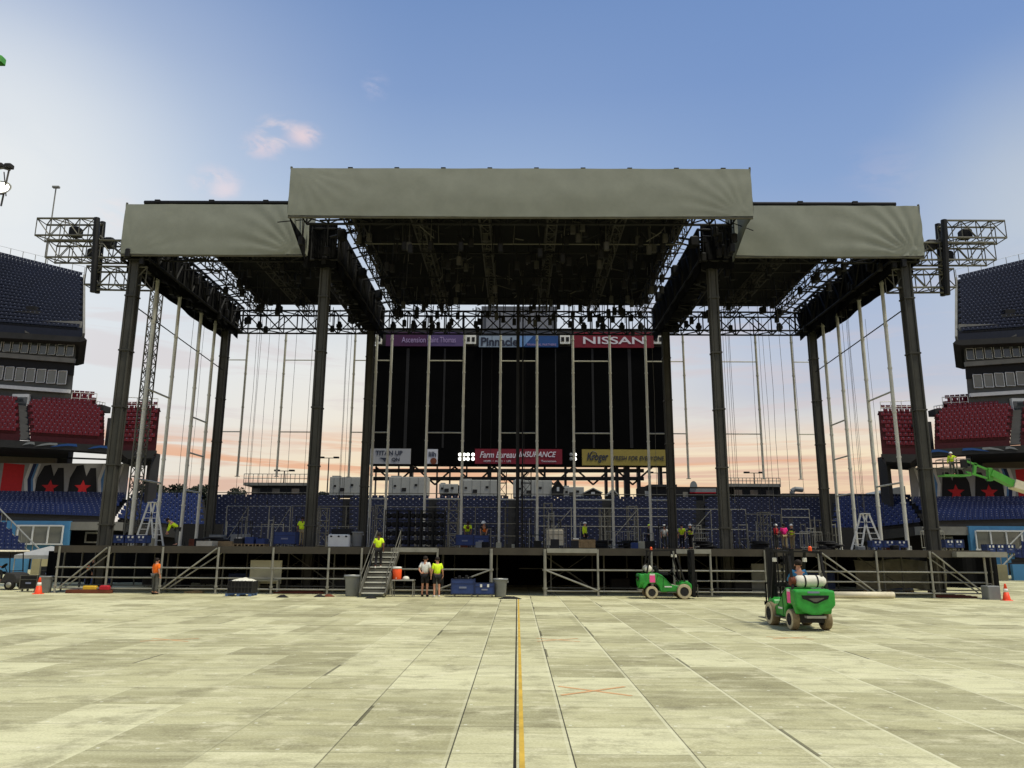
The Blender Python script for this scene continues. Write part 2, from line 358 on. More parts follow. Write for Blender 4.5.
# ------------------------------------------------------------------ ground
def floor_material():
    m = bpy.data.materials.new('floor_panels'); m.use_nodes = True
    nt = m.node_tree; N = nt.nodes; L = nt.links; b = N['Principled BSDF']
    tc = N.new('ShaderNodeTexCoord'); sp = N.new('ShaderNodeSeparateXYZ'); L.new(tc.outputs['Object'], sp.inputs[0])
    def mth(op, a, b2=None, c=None, clamp=False):
        n = N.new('ShaderNodeMath'); n.operation = op; n.use_clamp = clamp
        for i, q in enumerate((a, b2, c)):
            if q is None: continue
            if isinstance(q, (int, float)): n.inputs[i].default_value = q
            else: L.new(q, n.inputs[i])
        return n.outputs[0]
    def mixc(f, a, b2, mode='MIX'):
        n = N.new('ShaderNodeMix'); n.data_type = 'RGBA'; n.blend_type = mode
        if isinstance(f, (int, float)): n.inputs[0].default_value = f
        else: L.new(f, n.inputs[0])
        for i, q in ((6, a), (7, b2)):
            if isinstance(q, tuple): n.inputs[i].default_value = (*q, 1)
            else: L.new(q, n.inputs[i])
        return n.outputs[2]
    W = 1.28; H = 1.24
    xs = mth('DIVIDE', mth('ADD', sp.outputs[0], .7), W); ci = mth('FLOOR', xs); cf = mth('FRACT', xs)
    ys = mth('DIVIDE', sp.outputs[1], H); ri = mth('FLOOR', ys); rf = mth('FRACT', ys)
    # some pairs of panels are one long board
    half = mth('FLOOR', mth('MULTIPLY', ri, .5))
    cw = N.new('ShaderNodeTexWhiteNoise'); cw.noise_dimensions = '3D'
    cb = N.new('ShaderNodeCombineXYZ'); L.new(ci, cb.inputs[0]); L.new(half, cb.inputs[1]); cb.inputs[2].default_value = 5.3; L.new(cb.outputs[0], cw.inputs['Vector'])
    long_ = mth('GREATER_THAN', cw.outputs['Value'], .62)
    rid = N.new('ShaderNodeMix'); rid.data_type = 'FLOAT'; L.new(long_, rid.inputs[0]); L.new(ri, rid.inputs[2]); L.new(mth('ADD', half, 500), rid.inputs[3])
    wn = N.new('ShaderNodeTexWhiteNoise'); wn.noise_dimensions = '3D'
    cb2 = N.new('ShaderNodeCombineXYZ'); L.new(ci, cb2.inputs[0]); L.new(rid.outputs[0], cb2.inputs[1]); L.new(cb2.outputs[0], wn.inputs['Vector'])
    ramp = N.new('ShaderNodeValToRGB'); L.new(wn.outputs['Value'], ramp.inputs[0])
    e = ramp.color_ramp.elements; e[0].position = 0; e[0].color = (*lin((146, 140, 102)), 1); e[1].position = 1; e[1].color = (*lin((210, 205, 162)), 1)
    k = e.new(.45); k.color = (*lin((178, 172, 128)), 1)
    def noi(scale, mapping, detail=5, rough=.6):
        mp = N.new('ShaderNodeMapping'); mp.inputs['Scale'].default_value = mapping; L.new(tc.outputs['Object'], mp.inputs[0])
        n = N.new('ShaderNodeTexNoise'); n.inputs['Scale'].default_value = scale; n.inputs['Detail'].default_value = detail; n.inputs['Roughness'].default_value = rough
        L.new(mp.outputs[0], n.inputs['Vector']); return n.outputs['Fac']
    def cont(v, lo, hi):
        n = N.new('ShaderNodeMapRange'); n.inputs[1].default_value = lo; n.inputs[2].default_value = hi; L.new(v, n.inputs[0]); return n.outputs[0]
    grain = noi(2.2, (.35, 1.4, 1), 8, .7); blot = noi(.22, (1, 1.3, 1), 4); fine = noi(18, (1, 1, 1), 5, .7); streak = noi(1.0, (.25, 2.6, 1), 6, .65)
    col = mixc(mth('MULTIPLY', cont(streak, .48, .66), .45), ramp.outputs[0], lin((216, 211, 170)))
    col = mixc(mth('MULTIPLY', cont(grain, .52, .3), .55), col, lin((108, 101, 74)))
    col = mixc(mth('MULTIPLY', cont(blot, .42, .7), .35), col, lin((206, 202, 158)))
    col = mixc(mth('MULTIPLY', cont(blot, .5, .3), .3), col, lin((128, 124, 88)))
    col = mixc(mth('MULTIPLY', cont(fine, .62, .75), .35), col, lin((96, 92, 70)))
    smud = noi(1.1, (1, 1.15, 1), 8, .75); col = mixc(mth('MULTIPLY', cont(smud, .52, .62), .5), col, lin((120, 113, 82))); smud2 = noi(1.3, (.8, 1.5, 1), 8, .74); col = mixc(mth('MULTIPLY', cont(smud2, .53, .63), .5), col, lin((224, 217, 178)))
    grit = noi(55, (.5, 1, 1), 4, .75); col = mixc(mth('MULTIPLY', cont(grit, .5, .68), .35), col, lin((96, 90, 62))); col = mixc(mth('MULTIPLY', cont(grit, .47, .32), .35), col, lin((232, 228, 196)))
    lines = noi(1.0, (.5, 9, 1), 5, .7); col = mixc(mth('MULTIPLY', cont(lines, .6, .68), .22), col, lin((228, 224, 190))); col = mixc(mth('MULTIPLY', cont(lines, .4, .33), .22), col, lin((98, 92, 64)))
    tyre = noi(.5, (2.6, .12, 1), 4, .55); col = mixc(mth('MULTIPLY', cont(tyre, .62, .7), .22), col, lin((78, 74, 54)))
    w3 = N.new('ShaderNodeTexWhiteNoise'); w3.noise_dimensions = '3D'; cb3 = N.new('ShaderNodeCombineXYZ'); L.new(ci, cb3.inputs[0]); L.new(ri, cb3.inputs[1]); cb3.inputs[2].default_value = 9.7; L.new(cb3.outputs[0], w3.inputs['Vector']); seg = mth('MULTIPLY', mth('GREATER_THAN', w3.outputs['Value'], .93), mth('LESS_THAN', cf, .04)); col = mixc(mth('MULTIPLY', seg, .7), col, lin((70, 66, 46)))
    # dark scuffs
    sc_ = noi(1.6, (1, .35, 1), 3, .5); col = mixc(mth('MULTIPLY', cont(sc_, .7, .78), .35), col, lin((92, 88, 70)))
    # cross seams (thin, dark), hidden on long boards' middles
    odd = mth('FRACT', mth('MULTIPLY', ri, .5))            # 0 or .5
    seam_y = mth('LESS_THAN', rf, .016)
    hide = mth('MULTIPLY', long_, mth('GREATER_THAN', odd, .25))
    seam_y = mth('MULTIPLY', seam_y, mth('SUBTRACT', 1.0, hide))
    col = mixc(mth('MULTIPLY', seam_y, .5), col, lin((86, 82, 60)))
    # lengthways joints: dark gap with a painted highlight where raised ridges catch light
    lip_highlight = mth('MULTIPLY', mth('GREATER_THAN', cf, .968), mth('ADD', .1, mth('MULTIPLY', cont(sp.outputs[0], -2, 3), .55)))
    col = mixc(lip_highlight, col, lin((212, 208, 172)))
    gap = mth('LESS_THAN', cf, .013)
    near = cont(mth('ABSOLUTE', sp.outputs[0]), 4.0, 1.0)
    col = mixc(mth('MULTIPLY', gap, mth('ADD', .06, mth('MULTIPLY', near, .8))), col, lin((40, 38, 28)))
    # screw caps near panel corners
    vx = mth('ABSOLUTE', mth('SUBTRACT', mth('FRACT', mth('MULTIPLY', cf, 2.0)), .12)); vy = mth('ABSOLUTE', mth('SUBTRACT', rf, .1))
    cap = mth('MULTIPLY', mth('LESS_THAN', vx, .03), mth('LESS_THAN', vy, .02))
    col = mixc(mth('MULTIPLY', cap, .55), col, lin((224, 222, 200)))
    L.new(col, b.inputs['Base Color'])
    L.new(cont(grain, .3, .7), b.inputs['Roughness'])
    rr = N.new('ShaderNodeMapRange'); rr.inputs[3].default_value = .62; rr.inputs[4].default_value = .9; L.new(grain, rr.inputs[0]); L.new(rr.outputs[0], b.inputs['Roughness'])
    b.inputs['Specular IOR Level'].default_value = .25
    bp = N.new('ShaderNodeBump'); bp.inputs['Strength'].default_value = .35; bp.inputs['Distance'].default_value = .01
    hgt = mth('SUBTRACT', mth('ADD', fine, grain), mth('MULTIPLY', mth('ADD', gap, seam_y), 2.0)); L.new(hgt, bp.inputs['Height']); L.new(bp.outputs[0], b.inputs['Normal'])
    return m
g = MB(); g.quad((-3000, -3000, -.05), (3000, -3000, -.05), (3000, 3000, -.05), (-3000, 3000, -.05)); g.build('ground', mat('far_ground', (70, 72, 62), .95, 0, .3, .05), kind='structure')
g = MB(); g.box(-52, 52, -30, 72, -.045, 0); g.build('field_floor', floor_material(), kind='structure')
g = MB(); g.quad((.03, 5, .004), (.085, 5, .004), (.085, 34.5, .004), (.03, 34.5, .004)); g.build('yellow_line', mat('worn_yellow_line', (196, 160, 62), .8, 0, .3, 2), kind='structure')
g = MB(); g.quad((-.03, 3, .004), (0.0, 3, .004), (0.0, 35.5, .004), (-.03, 35.5, .004)); g.build('floor_gap', mat('floor_gap_dark', (34, 32, 24), .95, 0, .3, 2), kind='structure')
M_spray = mat('orange_spray_paint', (202, 154, 106), .85, 0, .25, 3)
def cross(u, v, sx, sy):
    y0 = None
    p = at(u, v, 10); d = p-V((0, 0, EYE)); t = -EYE/d.z; q = V((0, 0, EYE))+d*t
    m = MB()
    for s in (-1, 1):
        a = V((q.x-sx, q.y-s*sy, .004+s*.001)); b = V((q.x+sx, q.y+s*sy, .004+s*.001)); d = (b-a).normalized(); n = V((-d.y, d.x, 0))*.035
        m.quad(a-n, b-n, b+n, a+n)
    return m.build('paint_mark', M_spray, kind='structure')
cross(594, 691, .52, .38); cross(558, 640, .5, .32); cross(170, 640, .55, .3); cross(790, 638, .5, .25)
# ------------------------------------------------------------------ stage deck with scaffold front
SY = 36.6
stage = thing('stage', 'long dark stage deck on grey scaffold posts under the grey canopies', 'stage', (0, SY, 0))
xl, xr = X(55, SY, 2), X(990, SY, 2)
d = MB(); d.box(xl, xr, SY, 64, DZ-.04, DZ); d.build('deck', M_deck, stage, world=True)
d = MB(); d.box(xl, xr, SY-.06, SY-.004, DZ-.33, DZ-.01); d.build('deck_edge', mat('deck_edge_board', (64, 59, 49), .8, 0, .25, 1.0), stage, world=True)
d = MB()
for i in range(24):
    x = xl+.5+(xr-xl-1)*i/23; d.box(x-.06, x+.06, SY+.1, 63.5, DZ-.3, DZ-.05)
d.build('joists', M_black, stage, world=True)
d = MB(); d.grid(lambda a, b: (1.3*(xl+(xr-xl)*a), 47+.15*math.sin(a*220), 0.02+(DZ-.35)*b), 240, 1); d.grid(lambda a, b: (1.3*(xl+(xr-xl)*a), 47.03+.15*math.sin(a*220), 0.02+(DZ-.35)*b), 240, 1); d.build('shade_backdrop', M_cloth_b, stage, world=True)  # black backdrop added to keep the space under the deck dark
fronts = [57, 107, 161, 217, 272, 328, 361, 391, 437, 491, 545, 598, 652, 674, 711, 766, 820, 878, 932, 986]
def post(x, y, r=.045, m=M_steel, z1=DZ-.05):
    b = MB(); b.bar((x, y, .03), (x, y, z1), r, 8); b.box(x-.11, x+.11, y-.11, y+.11, 0.003, .03); b.bar((x, y, .03), (x, y, .28), r*.65, 6)
    for z in (.33, 1.16): b.bar((x, y, z-.04), (x, y, z+.04), r*1.6, 8)
    b.build('post', m, stage, world=True)
for i, u in enumerate(fronts):
    thick = u in (491, 545)
    post(X(u, SY-.12, 1), SY-.12, .075 if thick else .05)
    if u not in (391, 361): post(X(u+6, SY+1.2, 1), SY+1.2, .04, M_steel_d)
for row, y in enumerate((38.8, 41.4, 44)):
    for i, u in enumerate(fronts):
        if i % 2 == row % 2 and u not in (491, 545): post(X(u, SY, 1)+random.uniform(-.3, .3), y, .04, M_steel_d)
def rail(u0, u1, z, y=SY-.12, m=M_steel, r=.035):
    b = MB(); b.bar((X(u0, y, z), y, z), (X(u1, y, z), y, z), r, 6); b.build('rail', m, stage, world=True)
pairs = list(zip(fronts, fronts[1:]))
for (a, b) in pairs:
    if (a, b) in ((361, 391), (491, 545)): continue
    rail(a, b, 1.16); rail(a, b, .22)
    if a < 330 or a > 660: rail(a, b, .7, SY+.02)
    rail(a, b, 1.1, SY+1.2, M_steel_d, .03); rail(a, b, .3, SY+1.2, M_steel_d, .03)
def brace(u0, z0, u1, z1, y=SY-.2, r=.038):
    b = MB(); b.bar((X(u0, y, z0), y, z0), (X(u1, y, z1), y, z1), r, 6); b.build('brace', M_steel, stage, world=True)
for a, b_ in ((57, 107), (161, 217)):
    brace(a+2, .25, b_, DZ-.1); brace(a+8, .25, b_+5, DZ-.3, SY+.12, .034)
for a, b_ in ((820, 878), (932, 986)):
    brace(a, DZ-.1, b_-2, .25); brace(a-5, DZ-.3, b_-8, .25, SY+.12, .034)
brace(437, .25, 491, 1.16); brace(545, 1.16, 598, .25)
for (a, b_) in ((393, 437), (547, 597), (676, 711)):
    bb = MB(); y = SY-.16; bb.box(X(a, y, 2), X(b_, y, 2), y-.04, y+.04, DZ-.22, DZ-.02); bb.build('ledger_beam', M_steel, stage, world=True)
bb = MB(); y = SY-.16; bb.box(X(953, y, 2), X(1003, y, 2), y-.3, y+2.5, DZ-.3, DZ-.06); bb.build('side_ramp', M_steel, stage, world=True)
for i in range(14):
    a = random.choice(fronts); x = X(a, SY, 1); y = random.choice((38.8, 41.4, 44)); s = random.choice((-1, 1))
    bb = MB(); bb.bar((x, y, .2), (x+s*2.4, y, 1.8), .03, 5); bb.bar((x-1.2, y, 1.1), (x+2.4, y, 1.1), .03, 5); bb.build('inner_brace', M_steel_d, stage, world=True)
# clutter below the deck: dark cable trunks and boxes
for i in range(22):
    u = random.choice([random.uniform(70, 350), random.uniform(600, 960)]); y = random.uniform(39, 44.5); w = random.uniform(.3, .8); h = random.uniform(.3, 1.0)
    b = MB(); b.cbox(-w, w, -.35, .35, .09, h, .03)
    for sx_ in (-1, 1):
        for sy_ in (-1, 1): b.bar((sx_*(w-.1)-.02, sy_*.25, .05), (sx_*(w-.1)+.02, sy_*.25, .05), .045, 8)
    for q in (-.45, .45): b.box(q*w-.03, q*w+.03, -.362, -.348, .12, h-.05)
    o = b.build('flight_case', [M_black, M_concd, M_case][i % 3], None); o.location = (X(u, y, .5), y, 0)
    tag(o, 'dim wheeled flight case stored in the dark under the stage deck', 'case', 'flight cases in the dark under the deck')
# ------------------------------------------------------------------ stage steps
st = thing('stage_steps', 'steep metal steps with handrails rising to the stage deck', 'steps', (X(374, 35.5), 34.6, 0))
x0b, x1b = X(362, 34.6), X(385, 34.6); n = 10
for i in range(n):
    t = i/(n-1); y = 34.6+2.0*t; z = .2+(DZ-.2)*t; dx = .25*t
    b = MB(); b.box(x0b+dx, x1b+dx+.08*t, y, y+.26, z-.05, z); b.build('tread', M_alu, st, world=True)
    if i < n-1:
        b = MB(); b.box(x0b+dx+.02, x1b+dx-.02, y+.23, y+.245, z, z+.12); b.build('riser', M_steel_d, st, world=True)
for xx in (x0b-.05, x1b+.05):
    b = MB(); b.beam((xx, 34.55, .12), (xx+.26, 36.75, DZ-.05), .06, .2); b.build('stringer', M_steel_d, st, world=True)
    b = MB()
    b.path([(xx, 34.7, .1), (xx, 34.7, .95), (xx+.26, 36.7, DZ+.75), (xx+.26, 36.7, DZ)], .022, 6); b.bar((xx, 34.7, .5), (xx+.26, 36.7, DZ+.35), .018, 6); b.build('handrail', M_steel_d, st, world=True)
# ------------------------------------------------------------------ roof structure
FY, BY = 39.8, 53.2
roof = thing('stage_roof', 'huge steel stage roof with grey front canopies on eight dark towers', 'stage roof', (0, FY, 0))
XI, XO = 10.55, 21.0
ZB0, ZB1 = 17.35, 19.2
def leg(x, y, w, z1):
    b = MB(); h = w/2
    b.cbox(x-h, x+h, y-h, y+h, .02, z1, .08)
    for sx_ in (-1, 1):
        for sy_ in (-1, 1): b.bar((x+sx_*h, y+sy_*h, .02), (x+sx_*h, y+sy_*h, z1), .06, 8)
    z = 3.2
    while z < z1-1:
        b.box(x-h-.08, x+h+.08, y-h-.08, y+h+.08, z-.04, z+.04); z += 3.05
    b.box(x-h-.3, x+h+.3, y-h-.3, y+h+.3, 0.004, .06)
    b.build('tower_leg', M_leg, roof, world=True)
for s in (-1, 1):
    leg(s*XI, FY, .40, ZB0+.5); leg(s*XO, FY, .44, ZB0+.5); leg(s*XI, BY, .42, ZB0+.5); leg(s*XO, BY, .42, ZB0+.5)
b = MB(); b.bar((0, 46, DZ), (0, 46, 18.6), .11, 8); b.bar((.3, 46, DZ), (.3, 46, 18.6), .05, 8)
b.build('centre_mast', M_black, roof, world=True)
def truss(b, p0, p1, w, h, r=.05, bay=1.2, rd=None, up=V((0, 0, 1))):
    p0 = V(p0); p1 = V(p1); d = p1-p0; L = d.length; d.normalize(); sd = d.cross(up).normalized(); q = sd.cross(d); rd = rd or r*.65
    c = [(-1, -1), (1, -1), (1, 1), (-1, 1)]
    off = [sd*(i*w/2)+q*(j*h/2) for i, j in c]
    for o in off: b.bar(p0+o, p1+o, r, 6)
    n = max(1, round(L/bay))
    for i in range(n+1):
        a = p0+d*(L*i/n)
        for k in range(4): b.bar(a+off[k], a+off[(k+1) % 4], rd, 4)
        if i < n:
            e = p0+d*(L*(i+1)/n)
            for k in range(4):
                k2 = (k+1) % 4
                if i % 2: b.bar(a+off[k], e+off[k2], rd, 4)
                else: b.bar(a+off[k2], e+off[k], rd, 4)
    return b
# side beams running front to back
for s in (-1, 1):
    for xx, w in ((XI, 1.5), (XO-.15, 1.5)):
        b = MB(); truss(b, (s*xx, FY-.45, 18.3), (s*xx, BY+.6, 18.3), w, 1.8, .09, 1.1, .06); b.build('side_beam', M_black, roof, world=True)
        # black sheeting inside the beams
        dm = MB()
        def fn(a, c, s=s, xx=xx, w=w): return (s*(xx-w*.42+.06*math.sin(a*37+c*3)), FY-.1+(BY-FY+.4)*a, 19.0-(2.1+.08*math.sin(a*9+s)*math.sin(a*23))*c)
        dm.grid(fn, 60, 6)
        def fn2(a, c, s=s, xx=xx, w=w): return (s*(xx-w*.45+w*.8*c), FY-.6+(BY-FY+.9)*a, 17.5+.12*math.sin(a*25)-.1*math.sin(c*3.1))
        dm.grid(fn2, 60, 3)
        if xx > XI: dm.grid(lambda a, c, s=s, xx=xx: (s*(xx+.55+.05*math.sin(a*31+c*2)), FY-.1+(BY-FY+.5)*a, 19.0-(2.15+.06*math.sin(a*11))*c), 60, 6)
        dm.build('beam_sheeting', M_cloth_b, roof, world=True)
for s, nm in ((1, 1),):   # loose sheet corner hanging from the outer right beam
    dm = MB(); dm.grid(lambda a, c: (s*(XO-.6-.35*c+.05*math.sin(a*20)), 45.4+4.6*a, 18.9-(1.0+2.1*(1-abs(2*a-1))**.8)*c), 24, 10); dm.build('loose_sheet', M_cloth_b, roof, world=True)
# rear and front cross trusses
b = MB(); truss(b, (-XO, BY, 18.0), (XO, BY, 18.0), 1.2, 1.35, .07, 1.3, .045); b.build('rear_truss', M_black, roof, world=True)
b = MB(); truss(b, (-XO, FY+.6, 18.5), (-XI, FY+.6, 18.5), 1.0, 1.2, .07, 1.2); truss(b, (XI, FY+.6, 18.5), (XO, FY+.6, 18.5), 1.0, 1.2, .07, 1.2); truss(b, (-XI-.6, FY-2.6, 19.4), (XI+.6, FY-2.6, 19.4), 1.0, 1.3, .07, 1.2); b.build('front_truss', M_black, roof, world=True)
# roof sheets with purlins
def roof_sheet(x0, x1, y0, y1, z, cx):
    b = MB(); n = 14
    b.grid(lambda a, c: (x0+(x1-x0)*a, y0+(y1-y0)*c, z+.25*math.sin(math.pi*c)), n, 12); b.grid(lambda a, c: (x0+(x1-x0)*a, y0+(y1-y0)*c, z+.12+.25*math.sin(math.pi*c)), n, 12)
    b.build('roof_membrane', M_roof, roof, world=True)
    k = max(2, round((x1-x0)/3.4)); b = MB()
    for i in range(k+1):
        x = x0+.3+(x1-x0-.6)*i/k; truss(b, (x, y0+.3, z-.55), (x, y1-.2, z-.55), .5, .8, .045, 1.1, .028)
    b.build('purlin_trusses', M_rig, roof, world=True)
    b = MB()
    for j in range(5):
        y = y0+1+(y1-y0-1.6)*j/4; b.bar((x0, y, z-1.02), (x1, y, z-1.02), .045, 6)
    b.build('cross_tubes', M_black, roof, world=True)
    if cx: b = MB(); b.bar((x0, 39.4, z-1.1), (x1, 39.4, z-1.1), .04, 6); b.build('bare_tube', M_steel_d, roof, world=True)
roof_sheet(-9.0, 9.0, 35.9, BY+.3, 19.45, True)
for s in (-1, 1):
    xa, xb = sorted((s*11.4, s*18.75)); roof_sheet(xa, xb, 39.6, BY+.3, 19.4, False)
    # roof tube ridge seen over the side canopies
    b = MB(); xa, xb = sorted((s*(XI+1.1), s*(XO-.4))); zt = Z(202, 39.0, 518); b.bar((xa, 39.2, zt), (xb, 39.2, zt), .12, 8)
    for i in range(6): x = xa+(xb-xa)*(i+.5)/6; b.box(x-.14, x+.14, 39.05, 39.35, zt-.05, zt+.13) if i % 2 == 0 else None
    b.build('roof_edge_tube', M_black, roof, world=True)
b = MB(); zt = Z(168.5, 35.9); b.bar((-9.3, 36.1, zt), (11.3, 36.1, zt), .07, 8)
for i in range(9): x = -8.6+19*i/8; b.box(x-.12, x+.12, 36.0, 36.2, zt-.03, zt+.12)
b.build('roof_edge_tube', M_black, roof, world=True)
# hanging rigging inside the roof
def clut(x0, x1, y0, y1, n):
    b = MB()
    for i in range(n):
        x = random.uniform(x0, x1); y = random.uniform(y0, y1); L = random.uniform(.3, 1.6)
        b.bar((x, y, 18.9), (x+random.uniform(-.05, .05), y, 18.9-L), .025, 4)
        if random.random() < .6:
            z = 18.9-L; b.cbox(x-.13, x+.13, y-.13, y+.13, z-.45, z, .04)
        if random.random() < .4: b.bar((x, y, 18.7), (x+random.uniform(-1.6, 1.6), y+random.uniform(-.5, 1.0), 18.5), .03, 4)
    return b
clut(-8.6, 8.6, 37, 52.6, 260).build('rigging', M_black, roof, world=True)
clut(-8.6, 8.6, 37, 52.6, 60).build('bare_rigging_steel', M_rig, roof, world=True)
b = MB()
for i in range(90):
    x = random.uniform(-8.6, 8.6); y = random.uniform(37, 52); z = random.uniform(17.9, 18.9)
    if i % 3: b.bar((x, y, 18.9), (x+random.uniform(-.1, .1), y, z-.3), .018, 4)
    else: b.bar((x, y, z), (x+random.uniform(-.7, .7), y+random.uniform(-1.2, 1.2), z+random.uniform(-.1, .3)), .03, 4)
b.build('bright_rigging_bars', M_steel_d, roof, world=True)
for s in (-1, 1):
    xa, xb = sorted((s*11.2, s*18.6)); clut(xa, xb, 40, 52.6, 60).build('rigging', M_black, roof, world=True)
    xa, xb = sorted((s*9.9, s*11.3)); clut(xa, xb, 37, 52, 60).build('rigging', M_black, roof, world=True)
    xa, xb = sorted((s*19.8, s*21.2)); clut(xa, xb, 39, 52, 40).build('rigging', M_black, roof, world=True)
for s in (-1, 1):
    b = MB()
    for k in range(9):
        y = 37+k*1.8+random.uniform(-.3, .3); z = random.uniform(18.6, 19.1)
        b.bar((s*8.7, y, z), (s*10.2, y+random.uniform(-.6, .6), z-.2), random.uniform(.03, .08), 5)
        if k % 3 == 1: b.cbox(s*9.45-.22, s*9.45+.22, y-.3, y+.3, z-.5, z, .05)
    for k in range(14):
        y = 40.5+k*.9; z = random.uniform(18.5, 19.0); b.bar((s*18.5, y, z), (s*20.2, y+random.uniform(-.4, .6), z-.2), random.uniform(.03, .06), 5)
    b.build('gap_bracing', M_black, roof, world=True)
    b = MB(); b.grid(lambda a, c, s=s: (s*(9.9+1.75*a), 39.35+.06*math.sin(a*17+c*5), 16.95+2.5*c), 14, 6); b.build('tower_head_shade_sheet', M_cloth_b, roof, world=True)  # black sheet added to darken the space behind the flaps
    b = MB(); b.grid(lambda a, c, s=s: (s*(XO-.75+.05*math.sin(a*33)), FY-.1+(BY-FY+.5)*a, 19.0-(2.1+.08*math.sin(a*15))*c), 80, 6); b.build('beam_sheeting', M_cloth_b, roof, world=True)
    b = MB(); b.grid(lambda a, c, s=s: (s*(9.78+.05*math.sin(a*40+c*3)), FY-.3+(BY-FY+.6)*a, 19.15-(2.35+.1*math.sin(a*13)+.08*math.sin(a*41))*c), 80, 6); b.build('beam_sheeting', M_cloth_b, roof, world=True)
# canopy fronts: hanging fabric with folds fanning from their corners
def canopy(x0, x1, y, z0, z1, fold_l, fold_r, ret=1.6, seed=0):
    w = x1-x0; h = z1-z0
    def f(a, c):
        x = x0+w*a; z = z0+h*c; d = 0
        for (on, cx, cz) in ((fold_l, x0+.5, z0 if fold_l > 0 else z1), (fold_r, x1-.5, z0 if fold_r > 0 else z1)):
            if not on: continue
            dx = abs(x-cx); dz = abs(z-cz)+.15; ang = math.atan2(dz, dx+.05); rr = math.hypot(dx, dz)
            d += .13*abs(on)*math.sin(ang*24+rr*1.1+.6*noise.noise(V((x, z, seed+9))))*math.exp(-rr/2.6)*min(1, rr/.5)
        d += .03*noise.noise(V((x*.8, z*.9, seed)))+.05*math.sin(math.pi*c)
        zz = z-(.06*math.sin(math.pi*a) if c < .5 else 0)
        return x, y-d, zz
    b = MB(); nu = int(w*9)
    b.grid(lambda a, c: f(a, c), nu, 22); b.grid(lambda a, c: (lambda p: (p[0], p[1]+.04, p[2]))(f(a, c)), nu, 22)
    for xs, s in ((x0, -1), (x1, 1)):
        b.grid(lambda a, c: (xs+s*.03*math.sin(c*7), y+ret*a, z0+h*c), 6, 8); b.grid(lambda a, c: (xs+s*(.03*math.sin(c*7)-.04), y+ret*a, z0+h*c), 6, 8)
    b.build('front_canopy', M_fascia, roof, True, world=True)
    b = MB(); b.bar((x0, y+.1, z0-.06), (x1, y+.1, z0-.06), .07, 8); b.bar((x0, y+.1, z1), (x0-.0, y+.1, z1+.12), .06, 6); b.bar((x1, y+.1, z1), (x1, y+.1, z1+.12), .06, 6)
    b.build('canopy_tube', M_steel_d, roof, world=True)
MY = 35.7
zm0, zm1 = Z(215.5, MY), Z(168.5, MY)
canopy(at(289, 195, MY).x, at(752, 195, MY).x, MY, zm0, zm1, -.09, .15, 2.6, 1)
SYc = 39.0
zs0, zs1 = Z(254.5, SYc), Z(205, SYc)
canopy(at(123, 230, SYc).x, at(306, 250, SYc).x, SYc, zs0, zs1, .08, .3, 1.5, 2)
canopy(at(735, 250, SYc).x, at(922, 230, SYc).x, SYc, zs0, zs1, 0, .42, 1.5, 3)
# sloping side flaps under the main canopy ends; the left one's shade put in as black
for s in (-1, 1):
    b = MB(); xa = s*(XI+1.0)
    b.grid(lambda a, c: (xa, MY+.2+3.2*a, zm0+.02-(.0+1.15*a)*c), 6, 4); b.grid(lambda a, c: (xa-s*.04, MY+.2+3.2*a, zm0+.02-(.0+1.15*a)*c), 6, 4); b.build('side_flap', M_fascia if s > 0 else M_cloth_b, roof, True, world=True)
# cantilever trusses beyond the outer towers
def cantilever(s):
    t = thing('cantilever_truss', 'stacked grey box trusses cantilevered off the %s end of the roof' % ('left' if s < 0 else 'right'), 'truss', (s*XO, FY, 0), 0, 'cantilevered trusses at the roof ends')
    def q(u, v, Y): p = at(u, v, Y); return V((s*-p.x, Y, p.z))
    b = MB(); Y = 40.2; truss(b, q(41, 230, Y), q(98, 230, Y), .9, 1.0, .06, .75, .032); b.build('upper_truss', M_steel_d, t, world=True)
    b = MB(); truss(b, q(51, 251.5, Y), q(131, 252, Y), .9, 1.0, .06, .75, .032); b.build('middle_truss', M_steel_d, t, world=True)
    b = MB(); truss(b, q(90, 278, Y), q(150, 279, Y), .9, 1.05, .06, .75, .032); b.build('lower_truss', M_steel_d, t, world=True)
    b = MB(); b.bar(q(97, 218, 39.6), q(93, 292, 39.6), .16, 8); b.bar(q(103, 222, 40.8), q(97, 293, 40.8), .15, 8); b.build('upright', M_black, t, world=True)
    for u, v in ((76, 232), (94, 254), (110, 243)):
        b = MB(); p = q(u, v, 40.2); b.cbox(p.x-.28, p.x+.28, 39.9, 40.5, p.z-.25, p.z+.25, .08); b.build('sheave_block', M_black, t, world=True)
    b = MB(); b.bar(q(100, 236, 40), q(131, 262, 40), .06, 6); b.bar(q(88, 240, 40), q(100, 262, 40), .05, 6); b.build('stay', M_steel_d, t, world=True)
cantilever(-1); cantilever(1)
# ------------------------------------------------------------------ silver ladder frames (pairs of poles with rungs)
ORD = ['first', 'second', 'third', 'fourth', 'fifth', 'sixth', 'seventh', 'eighth']
def frame(p0, p1, z0, z1, rungs, label, group, r=.095, m=M_alu):
    t = thing('ladder_frame', label, 'pole frame', (p0[0], p0[1], z0), 0, group)
    for p in (p0, p1):
        b = MB(); z = z0
        b.bar((p[0], p[1], z0), (p[0], p[1], z1), r, 8); b.box(p[0]-.14, p[0]+.14, p[1]-.14, p[1]+.14, z0, z0+.03)
        while z < z1-1: z += 2.5; b.bar((p[0], p[1], z-.05), (p[0], p[1], z+.05), r*1.25, 8)
        b.build('pole', m, t, world=True)
    for z in rungs:
        b = MB(); b.bar((p0[0], p0[1], z), (p1[0], p1[1], z), r*.55, 6); b.build('rung', m, t, world=True)
LY = 54.6
rz_ = [5.5, Z(433, LY), Z(361, LY)]
